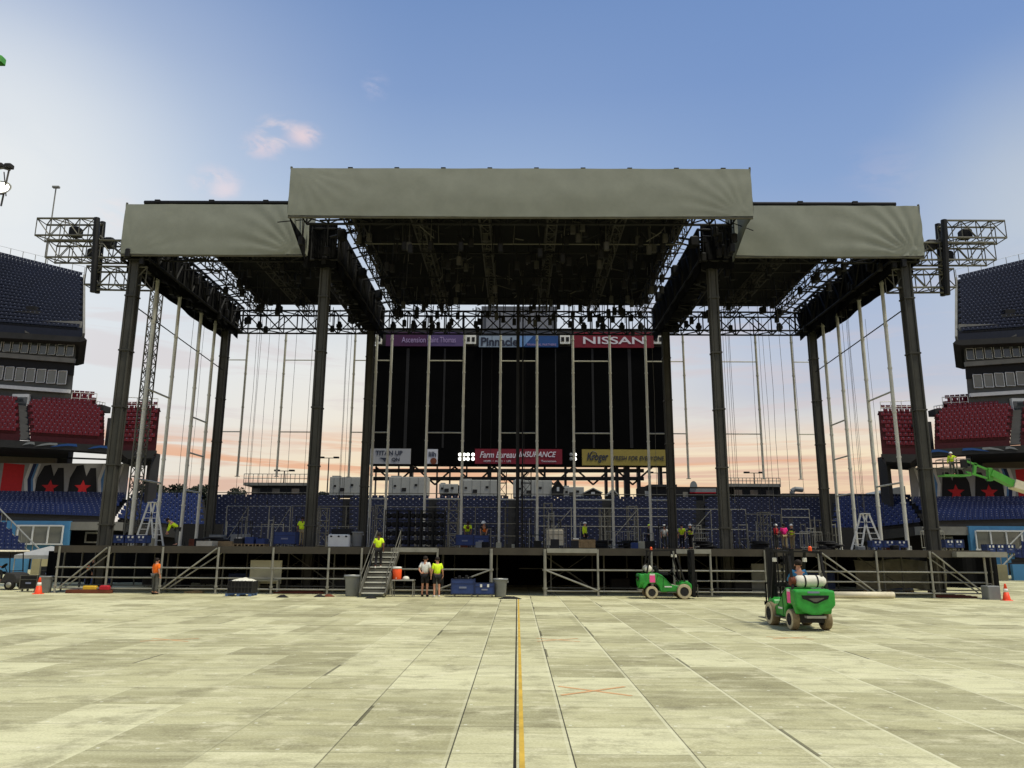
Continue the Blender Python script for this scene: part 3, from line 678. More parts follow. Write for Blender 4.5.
for i, (ua, ub) in enumerate(((376, 391), (428.5, 464), (500.5, 537), (573, 610), (646, 664))):
    frame((X(ua, LY, 15), LY), (X(ub, LY, 15), LY), DZ, 17.6, rz_, '%s silver pole frame from the left standing before the black scoreboard' % ORD[i], 'silver pole frames before the scoreboard')
sidef = [(227, 246, 'just right of the outer left rear tower'), (284, 317, 'left of the inner left front tower'), (354, 371, 'just left of the inner left rear tower'), (669, 684, 'just right of the inner right rear tower'), (720, 757, 'just right of the inner right front tower'), (793, 812, 'just left of the outer right rear tower')]
for ua, ub, tx in sidef:
    frame((X(ua, LY, 15), LY), (X(ub, LY, 15), LY), Z(478, LY) if ua != 237 else Z(478, LY), 17.6, [Z(433, LY), Z(361, LY)], 'hanging silver pole frame ' + tx, 'hanging silver pole frames', .08)
for s in (-1, 1):
    for i, (ya, yb) in enumerate(((42.2, 45.2), (48.5, 50.9))):
        frame((s*20.9, ya), (s*20.9, yb), DZ, 17.4, [Z(395, 43.7), Z(483, 43.7)] if i == 0 else [Z(421, 49.6), Z(456, 49.6), Z(493, 49.6)], '%s one of the two silver pole frames at the %s end of the stage' % (('nearer', 'farther')[i], ('left', 'right')[s > 0]), 'silver pole frames at the stage ends', .1)
    b = MB(); b.bar((s*20.95, 40.1, 14.95), (s*20.95, 52.9, 14.4), .035, 6); o = b.build('diagonal_stay', M_black)
    tag(o, 'thin dark tie bar running front to back high across the %s end of the stage' % ('left' if s < 0 else 'right'), 'stay bar')
# lattice mast behind the left outer tower
lm = MB(); p = at(157, 292, 47); truss(lm, (p.x, 47, DZ), (p.x, 47, p.z), .55, .55, .045, .6, .028, up=V((0, 1, 0))); tag(lm.build('lattice_mast', M_steel_d), 'slender grey lattice mast behind the outer left front tower', 'lattice mast')
# hanging cables and hoists
n = 0
for i in range(40):
    u = random.choice([random.uniform(165, 225), random.uniform(240, 365), random.uniform(380, 660), random.uniform(675, 805), random.uniform(815, 880), random.uniform(240, 310), random.uniform(740, 800)])
    y = random.uniform(46, 54); x = X(u, y, 12); b = MB()
    zb = random.choice([DZ, DZ, DZ, 5])
    q = [(x+random.uniform(-.03, .03), y, 18.6-(18.6-zb)*k/5) for k in range(6)]
    b.path(q, .012, 4); b.bar((x, y, zb), (x, y, zb+.25), .04, 6)
    tag(b.build('hanging_cable', M_black if i % 3 else M_steel_d), 'thin dark cable hanging straight down from the stage roof', 'cable', 'thin cables hanging from the stage roof')
def hoist_mesh():
    b = MB(); b.lathe([(.02, -.62), (.13, -.6), (.15, -.5), (.15, -.1), (.1, 0), (.03, .02)], 10); b.bar((0, 0, 0), (0, 0, .9), .02, 5); b.box(-.2, .2, -.1, .1, -.42, -.2)
    b.path([(0, 0, -.6), (.06, 0, -.7), (.04, 0, -.82), (-.05, 0, -.84)], .025, 5); return b.mesh('chain_hoist', M_black)
hm = hoist_mesh()
for i, u in enumerate((259, 339, 393, 414, 432, 449, 584, 603, 622, 641, 699, 780)):
    o = put(hm, 'chain_hoist'); y = 52.2; o.location = (X(u, y, 17), y, 17.75)
    tag(o, '%s black chain hoist from the left, hung below the rear roof truss' % (ORD+['ninth', 'tenth', 'eleventh', 'twelfth'])[i], 'hoist', 'chain hoists below the rear truss')
# ------------------------------------------------------------------ scoreboard
BYd = 106
sb = thing('scoreboard', 'giant black video scoreboard with sponsor signs behind the stage', 'scoreboard', (0, BYd, 0))
def bx(u0, u1, v0, v1, y0, y1, name, m, par=sb):
    a = at(u0, v1, BYd); c = at(u1, v0, BYd); b = MB(); b.box(a.x, c.x, BYd+y0, BYd+y1, a.z, c.z); return b.build(name, m, par, world=True)
bx(369, 668, 347, 464, 0, 3, 'screen_panel', M_screen)
for k in range(1, 8):
    bx(369+k*37.3, 369+k*37.3+.5, 348.5, 448, -.05, -.01, 'screen_seam', M_black)
bx(376, 664, 328, 347, .4, 2.6, 'sign_backing', M_concd)
bx(481, 557, 306, 335, .2, 2.4, 'top_box', mat('grey_top_box', (86, 88, 92), .7, 0, .1, .3))
bx(486, 552, 310, 328, .05, .18, 'top_box_face', mat('grey_top_face', (120, 122, 128), .6, 0, .1, .3))
def sign(u0, u1, v0, v1, m, texts, name='sign_panel', dy=-.3):
    o = bx(u0, u1, v0, v1, dy, .2 if dy > -.5 else -.1, name, m); y = BYd+dy-.03
    for (s, ua, ub, va, vb, mm, sh, bo) in texts:
        a = at(ua, vb, BYd); c = at(ub, va, BYd)
        textmesh(s, c.x-a.x, c.z-a.z, ((a.x+c.x)/2, y, (a.z+c.z)/2), mm, parent=o, shear=sh, bold=bo)
    return o
sign(386, 427, 333, 346.5, M_sign_p, [('Ascension', 402, 426, 337.5, 343, M_ink_l, 0, 0)])
o = sign(427.1, 464, 333, 346.5, M_sign_v, [('Saint Thomas', 429, 456, 337.5, 343, M_ink_l, 0, 0)])
sign(479, 519, 336.5, 347.5, M_sign_w, [('Pinnacle', 481, 518, 338, 346.5, M_ink_d, 0, .03)])
sign(519.1, 558, 336.5, 347.5, M_sign_b, [('FINANCIAL PARTNERS', 527, 556, 344.2, 346.3, M_ink_l, 0, 0)])
a = at(519.2, 347.4, BYd); c = at(533, 336.6, BYd); b = MB(); b.prism([(a.x, a.z), (a.x+.6, a.z), (c.x, c.z), (a.x, c.z)], 'y', BYd-.34, BYd-.305); b.build('sign_wedge', M_sign_lb, sb, world=True)
sign(574, 653, 333, 348, M_sign_r, [('NISSAN', 583, 644, 337.5, 344.5, M_ink_w, 0, .015)])
for u in (377, 471, 565, 658):
    o = bx(u-5, u+5, 335.5, 344, -.2, .3, 'speaker_panel', M_white)
    for k in (-2.4, 2.4): bx(u+k-1.5, u+k+1.5, 337.5, 342, -.24, -.21, 'speaker_port', M_rub, o)
sign(369.5, 411, 449, 464, mat('sign_grey', (150, 150, 150), .5, 0, .06, .5), [('TITAN UP', 376, 403, 451, 455.5, M_ink_d, 0, .02), ('QN', 392, 400, 458, 462, M_ink_d, 0, .02)], dy=-.35)
a = at(380, 458, BYd); c = at(387, 462.5, BYd); b = MB(); b.prism([(a.x, a.z), (c.x, a.z), (c.x-.2, c.z), (a.x+.5, (a.z+c.z)/2)], 'y', BYd-.4, BYd-.36); b.build('sign_emblem', M_ink_d, sb, world=True)
sign(427, 438, 449.5, 464, mat('sign_silver', (186, 186, 190), .5, 0, .06, .5), [('lilh', 429, 436.5, 452, 457, M_ink_d, 0, .02)], dy=-.35)
b = MB(); p = at(433.5, 461, BYd-.4); b.lathe([(.45, 0), (.45, .03)], 14, Matrix.Translation(p) @ Matrix.Rotation(R(90), 4, 'X')); b.build('sign_disc', M_woodr, sb, world=True)
sign(475, 562, 449.5, 464, M_sign_r, [('Farm Bureau', 480, 516, 452, 458, M_ink_w, .3, .01), ('INSURANCE', 519, 556, 452, 457.3, M_ink_w, .3, .01), ('HOME  •  AUTO  •  LIFE', 484, 511, 460.5, 462.3, M_ink_w, 0, 0), ('Tennessee', 541, 556, 460.5, 462.3, M_ink_w, 0, 0)], dy=-.35)
sign(582, 667, 450, 465.5, M_sign_y, [('Kroger', 587, 608, 453, 463, M_ink_d, .2, .02), ('FRESH FOR EVERYONE.', 613, 664, 456.5, 460.5, M_ink_d, .2, .005)], dy=-.35)
b = MB(); p = at(593.5, 454.6, BYd-.37)
for k in range(12):
    t0 = k*math.pi/6; t1 = t0+math.pi/6; b.bar(p+V((.45*math.cos(t0), -.01, .42*math.sin(t0))), p+V((.45*math.cos(t1), -.01, .42*math.sin(t1))), .05, 4)
b.build('sign_swirl', M_ink_d, sb, world=True)
LAMP = emit('lit_lamp', (255, 252, 240), 2.5)
for u, w in ((460, 1.7), (464, 1.7), (468, 1.7), (473, 1.6), (571, 1.6), (575, 2.2)):
    p = at(u, 456.8, BYd-.35); b = MB()
    for dz in (-.3, .3): b.lathe([(.16, 0), (.24, .05), (.18, .12), (.02, .14)], 12, Matrix.Translation(p+V((0, 0, dz))) @ Matrix.Rotation(R(90), 4, 'X'))
    b.build('lit_lamp' if u != 571 else 'unlit_lamp', LAMP if u != 571 else M_gbin, sb, world=True)
for u in (374, 397, 410, 436, 449, 466, 489, 519, 545, 566, 607, 618, 628, 640, 662):
    w = 2.2 if u in (410, 489, 628) else .9; bx(u-w, u+w, 463.8, 500, .6, 1.8, 'support_column', M_black)
b = MB()
for v in (470, 478): a = at(372, v, BYd); c = at(645, v, BYd); b.beam((a.x, BYd+1, a.z), (c.x, BYd+1, c.z), .35, .5)
for i in range(14):
    a = at(374+i*20, 466+(i % 2)*18, BYd); c = at(394+i*20, 484-(i % 2)*18, BYd); b.bar((a.x, BYd+1.2, a.z), (c.x, BYd+1.2, c.z), .14, 5)
b.build('bracing', M_black, sb, world=True)
# ------------------------------------------------------------------ seating
def seat_mb(b, p, along, fwd, w=.46):
    up = V((0, 0, 1)); o = p
    def bx3(c, a, f, h):
        vs = [c+along*(i*a)+fwd*(j*f)+up*(k*h) for k in (-1, 1) for i, j in ((-1, -1), (1, -1), (1, 1), (-1, 1))]
        b.add(vs, [(0, 3, 2, 1), (4, 5, 6, 7), (0, 1, 5, 4), (1, 2, 6, 5), (2, 3, 7, 6), (3, 0, 4, 7)])
    b.cur = 0; bx3(o+up*.42+fwd*.1, w/2*.92, .2, .03); bx3(o+up*.60-fwd*.12, w/2*.95, .03, .19)
    b.cur = 1; bx3(o+up*.73-fwd*.07, w*.10, .012, .03)  # small pale plate on each seat back
    b.cur = 0
def bank(t, A, B, C, D, rows, mseat, pitch=.55, parts=0, stepm=M_concd, name='seat'):
    """stepped seating between front edge A-B and back edge D-C"""
    A, B, C, D = map(V, (A, B, C, D)); st_ = MB(); rest = MB(); cells = []
    for i in range(rows):
        t0 = i/rows; t1 = (i+1)/rows
        L0 = A.lerp(D, t0); R0 = B.lerp(C, t0); L1 = A.lerp(D, t1); R1 = B.lerp(C, t1)
        zL, zR = L1.z-L0.z, R1.z-R0.z
        a, b = L0+V((0, 0, zL)), R0+V((0, 0, zR)); st_.quad(L0, R0, b, a)
        st_.quad(a, b, R1, L1)
        al = (R0-L0); n = max(1, int(al.length/pitch)); al.normalize(); fw = V((al.y, -al.x, 0))
        if fw.y > 0: fw = -fw
        fw.normalize()
        for k in range(n-1):
            f_ = (k+.5+.5*(i % 2))/n; p = (a.lerp(b, f_)).lerp(L1.lerp(R1, f_), .55); cells.append((p, al, fw))
    st_.quad(A+V((0, 0, -.6)), B+V((0, 0, -.6)), B, A); st_.quad(D, C, C+V((0, .3, -.3)), D+V((0, .3, -.3)))
    st_.build('terrace', stepm, t, world=True)
    cells.sort(key=lambda c: c[0].y)
    for c in cells[:parts]:
        b = MB(); seat_mb(b, V((0, 0, 0)), c[1], c[2], pitch*.94); o = b.build(name, [mseat, M_plate], t, world=True)
        o.matrix_basis = Matrix.Translation(c[0])
    for c in cells[parts:]: seat_mb(rest, *c, pitch*.94)
    if cells[parts:]: rest.build('seat_rows', [mseat, M_plate], t, world=True, kind='stuff')
es = thing('end_grandstand', 'blue seated end grandstand behind the stage below the scoreboard', 'grandstand', (0, 78, 0))
ya, yb = 79, 97
segs = [(212, 346), (349, 432), (436, 512), (516, 606), (611, 700), (705, 832)]
first = True
for (u0, u1) in segs:
    zt = Z(502.5, yb, 518); bank(es, (X(u0, ya, 3), ya, 1.6), (X(u1, ya, 3), ya, 1.6), (X(u1, yb, 8), yb, zt), (X(u0, yb, 8), yb, zt), 20, M_seatb, .75, 100 if u0 == 436 else 0)
b = MB(); b.box(X(205, yb), X(840, yb), yb+.4, yb+10, 0, Z(500, yb+1)); b.build('rear_concourse', M_concd, es, world=True)
for (u0, u1) in zip([s[1] for s in segs], [s[0] for s in segs[1:]]):
    b = MB(); zt = Z(502.5, yb, 518); n_ = 24; a = X(u0, ya, 3); c = X(u1, ya, 3); a2 = X(u0, yb, 8); c2 = X(u1, yb, 8)
    for i in range(n_):
        t = i/n_; y = ya+(yb-ya)*t; z = 1.6+(zt-1.6)*t; b.box(a+(a2-a)*t, c+(c2-c)*t, y, y+(yb-ya)/n_, z-.3, z+.02)
    b.build('aisle_steps', M_concd, es, world=True)
b = MB(); zr = Z(501, yb)
for i in range(36):
    x = X(212+i*17.6, yb, 8); b.bar((x, yb+.45, zr-.2), (x, yb+.45, zr+.9), .04, 5)
b.bar((X(212, yb, 8), yb+.45, zr+.9), (X(832, yb, 8), yb+.45, zr+.9), .05, 5); b.build('rear_railing', M_steel_d, es, world=True)
M_redstep = mat('red_painted_terrace', (66, 22, 26), .9, 0, .2)
M_navystep = mat('navy_terrace', (34, 38, 50), .9, 0, .2)
# side grandstands (mirror images)
def mural(t, s, q):
    Yp = 84.0
    a = q(4, 463, Yp); c = q(128, 470, Yp); lo = q(4, 496, Yp)
    z0, z1 = lo.z, a.z; W_ = abs(c.x-a.x); xs = min(a.x, c.x)
    def px(f): return a.x+(c.x-a.x)*f
    def pz(f): return z0+(z1-z0)*f-.0
    def poly(pts, m, d, nm): b = MB(); b.prism([(px(u), pz(v)) for u, v in pts], 'y', Yp-d, Yp-d+.012); return b.build(nm, m, mo, world=True)
    b = MB(); b.box(min(px(-.5), px(1.0)), max(px(-.5), px(1.0)), Yp, Yp+.25, z0-.4, z1); mo = b.build('mural', mat('mural_grey', (150, 150, 150), .7, 0, .08), t, world=True)
    mw = mat('mural_white', (206, 206, 204), .7, 0, .06); mk = mat('mural_black', (22, 22, 26), .7, 0, .1); mr = mat('mural_red', (196, 40, 44), .7, 0, .1); mn = mat('mural_navy', (30, 44, 84), .7, 0, .1); ml = mat('mural_blue', (84, 128, 176), .7, 0, .1)
    poly([(0, .0), (.17, .0), (.17, .95), (0, 1)], mr, .02, 'mural_block')
    def arc(u, w, m, d): poly([(u+.02, 0), (u+.02+w, 0), (u+w*1.0-.0, .5), (u+.03+w, .98), (u+.03, .98), (u, .5)], m, d, 'mural_band')
    arc(.18, .03, mw, .025); arc(.207, .03, mn, .03); arc(.235, .02, ml, .035); arc(.252, .02, mw, .04)
    for u0, w in ((.30, .2), (.56, .2)):
        f = w/.27
        poly([(u0-.03*f, 0), (u0-.02*f, .55), (u0+.04*f, .92), (u0+.11*f, .96), (u0+.155*f, .6), (u0+.19*f, .86), (u0+.25*f, .86), (u0+.29*f, 0)], mk, .05, 'mural_letter')
        cx, cz = u0+.13*f, .26; st5 = []
        for k in range(10):
            r = (.07 if k % 2 == 0 else .03); th = math.pi/2+k*math.pi/5; st5.append((cx+r*math.cos(th), cz+r*3.4*math.sin(th)))
        b = MB(); ctr = (px(cx), Yp-.07, pz(cz)); b.add([ctr]+[(px(u), Yp-.07, pz(v)) for u, v in st5], [(0, i+1, (i+1) % 10+1) for i in range(10)]); b.add([(ctr[0], ctr[1]+.01, ctr[2])]+[(px(u), Yp-.06, pz(v)) for u, v in st5], [(0, i+1, (i+1) % 10+1) for i in range(10)]); b.build('mural_star', mr, mo, world=True)
    arc(.77, .03, mw, .06); arc(.795, .03, ml, .065); arc(.9, .04, mw, .06)
def grandstand(s):
    side = 'left' if s < 0 else 'right'
    t = thing('grandstand', 'tall %s side grandstand with navy upper deck and red club seats' % side, 'grandstand', (s*52, 80, 0), 0, 'side grandstands')
    def q(u, v, Y): p = at(u, v, Y); return V((-s*p.x, Y, p.z)) if s > 0 else p
    def box(u0, u1, v0, v1, Y0, Y1, name, m, par=t):
        a = q(u0, v1, Y0); c = q(u1, v0, Y0); b = MB(); b.box(min(a.x, c.x), max(a.x, c.x), Y0, Y1, a.z, c.z); return b.build(name, m, par, world=True)
    def loft(uv, Y0, Y1, name, m):
        f = [q(u, v, Y0) for u, v in uv]; k = [V((q(u, v, Y1).x, Y1, p.z)) for (u, v), p in zip(uv, f)]; n = len(f); b = MB()
        b.add(f+k, [(i, (i+1) % n, n+(i+1) % n, n+i) for i in range(n)]+[tuple(range(n-1, -1, -1)), tuple(range(n, 2*n))]); return b.build(name, m, t, world=True)
    # upper deck
    bank(t, q(-90, 324, 84), q(82, 335, 84), q(83, 279, 96), q(-90, 236, 96), 22, M_seatn, .52, stepm=M_navystep)
    b = MB()
    for a, c in ((q(83.5, 336, 84), q(84, 277, 96)),): b.beam(a, c, .25, .7)
    b.build('end_wall', M_conc, t, world=True)
    b = MB(); a = q(28, 336, 83.9); c = q(22, 264, 95.9); b.beam(a+V((0, 0, .3)), c+V((0, 0, .3)), 0.7, .06); b.build('aisle', M_concd, t, world=True)
    box(14, 40, 311, 314, 86.0, 86.6, 'vomitory_rail', M_concd); box(24, 36, 306, 322, 86.2, 88, 'vomitory', M_rub); box(40, 81, 321, 328, 84.8, 85.1, 'gangway_wall', M_conc)
    b = MB(); pts = [q(-90+i*12.4, 236+43*i*12.4/173, 96) for i in range(15)]
    for p in pts: b.bar(p, p+V((0, 0, 1.7)), .04, 5)
    for h in (.85, 1.7): b.path([p+V((0, 0, h)) for p in pts], .018, 4)
    b.build('top_railing', M_steel, t, world=True)
    # soffit and press box
    loft([(-90, 326), (84, 337), (87, 340), (80, 342), (-90, 333)], 83.4, 95, 'soffit', M_concd)
    loft([(-90, 330), (77, 338), (70, 412), (-90, 412)], 85, 95, 'press_box', mat('press_box_grey', (82, 82, 78), .85, 0, .2, .6))
    for (v0, v1, mw, ul) in ((345, 356, M_glass, 75), (371, 384, M_glassb, 68)):
        nwin = 11; u = ul-.5
        for k in range(nwin):
            w = 10.6 if v0 > 360 else 9; sl = .075*(ul-u)
            o = box(u-w, u-.4, v0-sl+0, v1-sl*1.0, 84.86, 84.98, 'window', mw)
            a = q(u-w, v1-sl, 84.8); c = q(u-.4, v0-sl, 84.8); b = MB(); r = .05 if v0 > 360 else .03
            b.path([(a.x, 84.82, a.z), (c.x, 84.82, a.z), (c.x, 84.82, c.z), (a.x, 84.82, c.z), (a.x, 84.82, a.z)], r, 4); b.build('window_frame', M_wframe, o, world=True); u -= w
    b = MB(); a = q(-90, 348, 84.7); c = q(75, 361, 84.7); b.beam(a, c, .3, .5); b.build('ledge', M_conc, t, world=True)
    b = MB(); a = q(-90, 380, 84.7); c = q(70, 391.5, 84.7); b.beam(a, c, .3, .4); b.build('ledge', M_wframe, t, world=True)
    b = MB(); b.prism([(q(-90, 352, 84.9).x, q(-90, 352, 84.9).z), (q(74.5, 363.5, 84.9).x, q(74.5, 363.5, 84.9).z), (q(73.5, 375.5, 84.9).x, q(73.5, 375.5, 84.9).z), (q(-90, 356, 84.9).x, q(-90, 356, 84.9).z)], 'y', 84.88, 84.97); b.build('dark_band', M_rub, t, world=True)
    box(10, 29, 394, 411, 84.5, 84.9, 'doorway', M_wframe); box(12, 27, 397, 411, 84.4, 84.48, 'door', M_glass)
    # red club seats
    bank(t, q(30, 440, 78), q(104, 444, 78), q(104, 412, 84), q(27, 406, 84), 10, M_seatr, .55, 100, stepm=M_redstep)
    bank(t, q(-90, 434, 78), q(20, 439, 78), q(18, 404, 84), q(-90, 396, 84), 10, M_seatr, .55, stepm=M_redstep)
    bank(t, q(40, 408, 84.2), q(96, 411, 84.2), q(96, 399, 87), q(40, 395, 87), 4, M_seatr, .55, stepm=M_redstep)
    bank(t, q(117, 450, 79), q(156, 450, 79), q(160, 409, 86), q(117, 409, 86), 10, M_seatr, .55, stepm=M_redstep)
    b = MB(); b.beam(q(25, 440, 77.9), q(23, 406, 83.9), 0.9, .1); b.build('aisle', M_concd, t, world=True)
    box(96.5, 104, 405, 411, 83.5, 85, 'end_block', M_concd); box(104, 117, 418, 449, 80, 86, 'dark_end_wall', M_concd)
    b = MB()
    for (ua, ub, v) in ((72, 97, 394), (97, 105, 403), (127, 158, 399)):
        a = q(ua, v, 85); c = q(ub, v+1.5, 85); dz = V((0, 0, .9))
        for k in range(4): p = a.lerp(c, k/3); b.bar(p-dz, p+V((0, 0, .2)), .04, 5)
        b.bar(a+V((0, 0, .2)), c+V((0, 0, .2)), .05, 5); b.bar(a-dz*.5, c-dz*.5, .03, 5)
    b.build('club_railing', M_white, t, world=True)
    # fascia with painted swooshes
    fa = loft([(-90, 435), (68, 443), (68, 450), (-90, 443)], 77.5, 86, 'club_fascia', M_concd); loft([(68, 443), (117, 446), (112, 453), (68, 450)], 77.5, 79, 'club_fascia', M_concd)
    for (u, w, m) in ((46, 9, M_gbin), (63, 11, M_sign_b), (97, 8, M_sign_b), (28, 5, M_gbin)):
        z0 = q(u, 444.2+.055*(u-50), 77.4); b = MB(); x_ = z0.x; k = -s if s > 0 else 1; sg = (1 if s < 0 else -1)
        b.prism([(x_-sg*w*.12, z0.z-.22), (x_-sg*w*.05, z0.z+.02), (x_+sg*w*.04, z0.z+.14), (x_+sg*w*.12, z0.z+.1), (x_+sg*w*.13, z0.z-.16), (x_+sg*w*.04, z0.z-.08)], 'y', 77.44, 77.48); b.build('painted_swoosh', m, fa, world=True)
    loft([(117, 450.5), (157, 450.5), (152, 458), (128, 459)], 78.6, 86, 'club_soffit', M_concd)
    box(143, 152, 452, 505, 82, 84, 'support_column', M_concd); box(56, 69, 448, 470, 85, 86, 'support_column', M_concd)
    box(-90, 58, 443, 466, 85.5, 86, 'concourse_wall', mat('concourse_beige', (120, 110, 92), .8, 0, .15, .5))
    b = MB(); a = q(69, 458, 83); c = q(150, 461, 83); b.bar(a, c, .1, 6); b.build('beam_pipe', M_black, t, world=True)
    mural(t, s, q)
    # blue lower seats
    bank(t, q(-90, 516, 74), q(112, 523, 74), q(128, 500, 83), q(-90, 497, 83), 11, M_seatl, .5, 0)
    bank(t, q(116, 524, 75), q(208, 536, 80), q(204, 500, 91), q(132, 500, 84), 12, M_seatl, .62, 0)
    box(-90, 70, 521, 600, 73.4, 73.8, 'blue_wall', M_lblue)
    o = box(17, 62, 526, 544, 73.2, 73.35, 'wall_window', M_glassb)
    for u in (17, 32, 47.5, 62): box(u-.6, u+.6, 525.5, 544.5, 73.08, 73.18, 'mullion', M_wframe, o)
    for v in (525.5, 544): box(16.5, 62.5, v-.5, v+.7, 73.03, 73.07, 'rail', M_wframe, o)
    box(48, 222, 524, 600, 78.5, 79, 'dark_wall', M_rub); box(66, 116, 522, 530, 73.6, 75, 'grey_lintel', M_conc); box(116, 212, 531, 537, 79.6, 80.2, 'grey_lintel', M_concd); box(84, 100, 532, 543, 77.2, 77.4, 'counter_frame', M_wframe); box(86, 98, 534, 541.5, 77.1, 77.18, 'counter_opening', M_rub)
    # near lower corner bank with stair rail
    bank(t, q(-60, 560, 60), q(31, 561, 60), q(-4, 519, 68), q(-60, 517, 68), 12, M_seatl, .52, 0)
    box(-60, 27, 558.5, 600, 59.6, 59.9, 'corner_wall', M_lblue)
    b = MB()
    for dz in (0.15, 1.05):
        b.bar(q(-4, 519, 68)+V((0, 0, dz)), q(37, 563, 59.5)+V((0, 0, dz)), .06, 6)
    for k in range(9):
        p = q(-4, 519, 68).lerp(q(37, 563, 59.5), k/8); b.bar(p, p+V((0, 0, 1.05)), .035, 5)
    b.build('stair_rail', M_steel, t, world=True)
    box(28, 42, 559, 590, 59.3, 60.3, 'gate_pier', mat('pier_beige', (150, 142, 108), .8, 0, .12))
    return t
grandstand(-1); grandstand(1)
# ------------------------------------------------------------------ forklifts
def disc(b, x, y, z, prof, n=20):
    return b.lathe(prof, n, Matrix.Translation((x, y, z)) @ Matrix.Rotation(R(90), 4, 'Y'))
def forklift(label, loc, rz, mast_h=2.1, fork_z=.08):
    t = thing('forklift', label, 'forklift', loc, rz, 'green forklifts')
    b = MB(); side = [(-1.12, .42), (-1.18, .62), (-1.2, 1.0), (-1.08, 1.08), (-.5, 1.1), (-.3, 1.0), (.08, .62), (.42, .55), (.52, .72), (.78, .78), (.98, .62), (.98, .4), (.62, .3), (-.4, .3), (-.46, .55), (-.6, .66), (-.9, .66), (-1.03, .5)]
    b.prism(side, 'x', -.5, .5); body = b.build('body', M_green, t)
    bv = body.modifiers.new('bevel', 'BEVEL'); bv.width = .045; bv.segments = 2; bv.limit_method = 'ANGLE'
    b = MB(); b.prism([(-.54, 1.06), (.54, 1.06), (.55, .95), (.55, .68), (.38, .5), (.1, .42), (-.1, .42), (-.38, .5), (-.55, .68), (-.55, .95)], 'y', -1.3, -1.08); cw = b.build('counterweight', M_green, t)
    bv = cw.modifiers.new('bevel', 'BEVEL'); bv.width = .05; bv.segments = 2
    b = MB(); b.prism([(-.37, .93), (.37, .93), (.34, .84), (.22, .8), (.04, .72), (-.04, .72), (-.22, .8), (-.34, .84)], 'y', -1.318, -1.296); b.build('vent', M_rub, cw)
    b = MB(); b.prism([(-.2, .85), (.24, .87), (.2, .84), (.02, .76), (-.06, .77)], 'y', -1.325, -1.314); b.build('vent_louvre', M_steel_d, cw)
    b = MB(); b.box(-.36, .36, -.98, -.62, .2, .52); b.box(-.42, .42, -.82, -.7, .2, .3); b.build('steer_axle', M_concd, t)
    b = MB(); b.box(-.26, .26, -1.305, -1.12, .34, .4); b.build('number_strip', M_steel, t)
    for (y, r, w, tr) in ((.62, .325, .23, .48), (-.78, .275, .19, .44)):
        for s in (-1, 1):
            x = s*tr; wb = MB(); disc(wb, x, y, r, [(r*.6, -w/2), (r*.93, -w/2), (r, -w*.36), (r, w*.36), (r*.93, w/2), (r*.6, w/2)]); wh = wb.build('wheel', M_tread, t, True)
            wb = MB(); disc(wb, x, y, r, [(r*.58, w/2+.001), (r*.6, w/2+.012), (r*.9, w/2+.012), (r*.93, w/2+.001)]) if s > 0 else disc(wb, x, y, r, [(r*.93, -w/2-.001), (r*.9, -w/2-.012), (r*.6, -w/2-.012), (r*.58, -w/2-.001)]); wb.build('tyre_wall', M_tyre, wh)
            wb = MB(); disc(wb, x, y, r, [(r*.55, -w/2-.004), (r*.58, -w/2-.016), (r*.58, w/2+.016), (r*.55, w/2+.004)]); 
            for k in range(6):
                a = k*math.pi/3; wb.bar((x+s*(w/2+.016), y+r*.33*math.cos(a), r+r*.33*math.sin(a)), (x+s*(w/2+.032), y+r*.33*math.cos(a), r+r*.33*math.sin(a)), .022, 6)
            wb.build('rim', M_concd, wh)
    b = MB(); b.cbox(-.25, .25, -.55, .02, 1.0, 1.14, .05); b.prism([(-.5, 1.1), (-.57, 1.36), (-.48, 1.4), (-.36, 1.12)], 'x', -.24, .24); b.build('seat', M_rub, t)
    b = MB(); b.bar((0, .5, .7), (0, .22, 1.18), .03, 6); b.lathe([(.15, -.012), (.175, -.012), (.175, .012), (.15, .012)], 16, Matrix.Translation((0, .21, 1.2)) @ Matrix.Rotation(R(60), 4, 'X')); b.build('steering_wheel', M_rub, t)
    b = MB()
    for s in (-1, 1):
        b.beam((s*.46, -.98, 1.02), (s*.44, -.78, 2.02), .06, .07, (0, 1, 0)); b.beam((s*.46, .68, .72), (s*.44, .3, 2.06), .06, .07, (0, 1, 0)); b.beam((s*.44, -.84, 2.05), (s*.44, .36, 2.09), .06, .07)
    for k in range(7): y = -.8+k*.18; b.box(-.44, .44, y-.015, y+.015, 2.05, 2.09)
    b.build('overhead_guard', M_black, t)
    b = MB()
    for s in (-1, 1):
        b.box(s*.36-.05, s*.36+.05, 1.02, 1.16, .08, mast_h); b.box(s*.25-.04, s*.25+.04, 1.05, 1.17, .1, mast_h+.02); b.bar((s*.17, 1.08, .3), (s*.17, 1.08, mast_h-.2), .04, 8)
    for z in (.25, 1.1, mast_h-.06): b.box(-.4, .4, 1.04, 1.1, z-.05, z+.05)
    for k in range(9): b.bar((0.05, 1.1, .4+k*.18), (0.05, 1.1, .5+k*.18), .035, 5)
    b.build('mast', M_black, t)
    b = MB(); b.box(-.5, .5, 1.18, 1.23, .16, .26); b.box(-.5, .5, 1.18, 1.23, .52, .62)
    for k in range(5): b.box(-.46+k*.22, -.42+k*.22, 1.19, 1.22, .62, 1.15)
    b.box(-.46, .46, 1.19, 1.22, 1.12, 1.17); b.build('carriage', M_black, t)
    for s in (-1, 1):
        b = MB(); b.box(s*.28-.06, s*.28+.06, 1.23, 1.28, fork_z, .62); b.prism([(1.23, fork_z), (2.3, fork_z), (2.34, fork_z+.015), (1.23, fork_z+.05)], 'x', s*.28-.06, s*.28+.06); b.build('fork', M_steel_d, t)
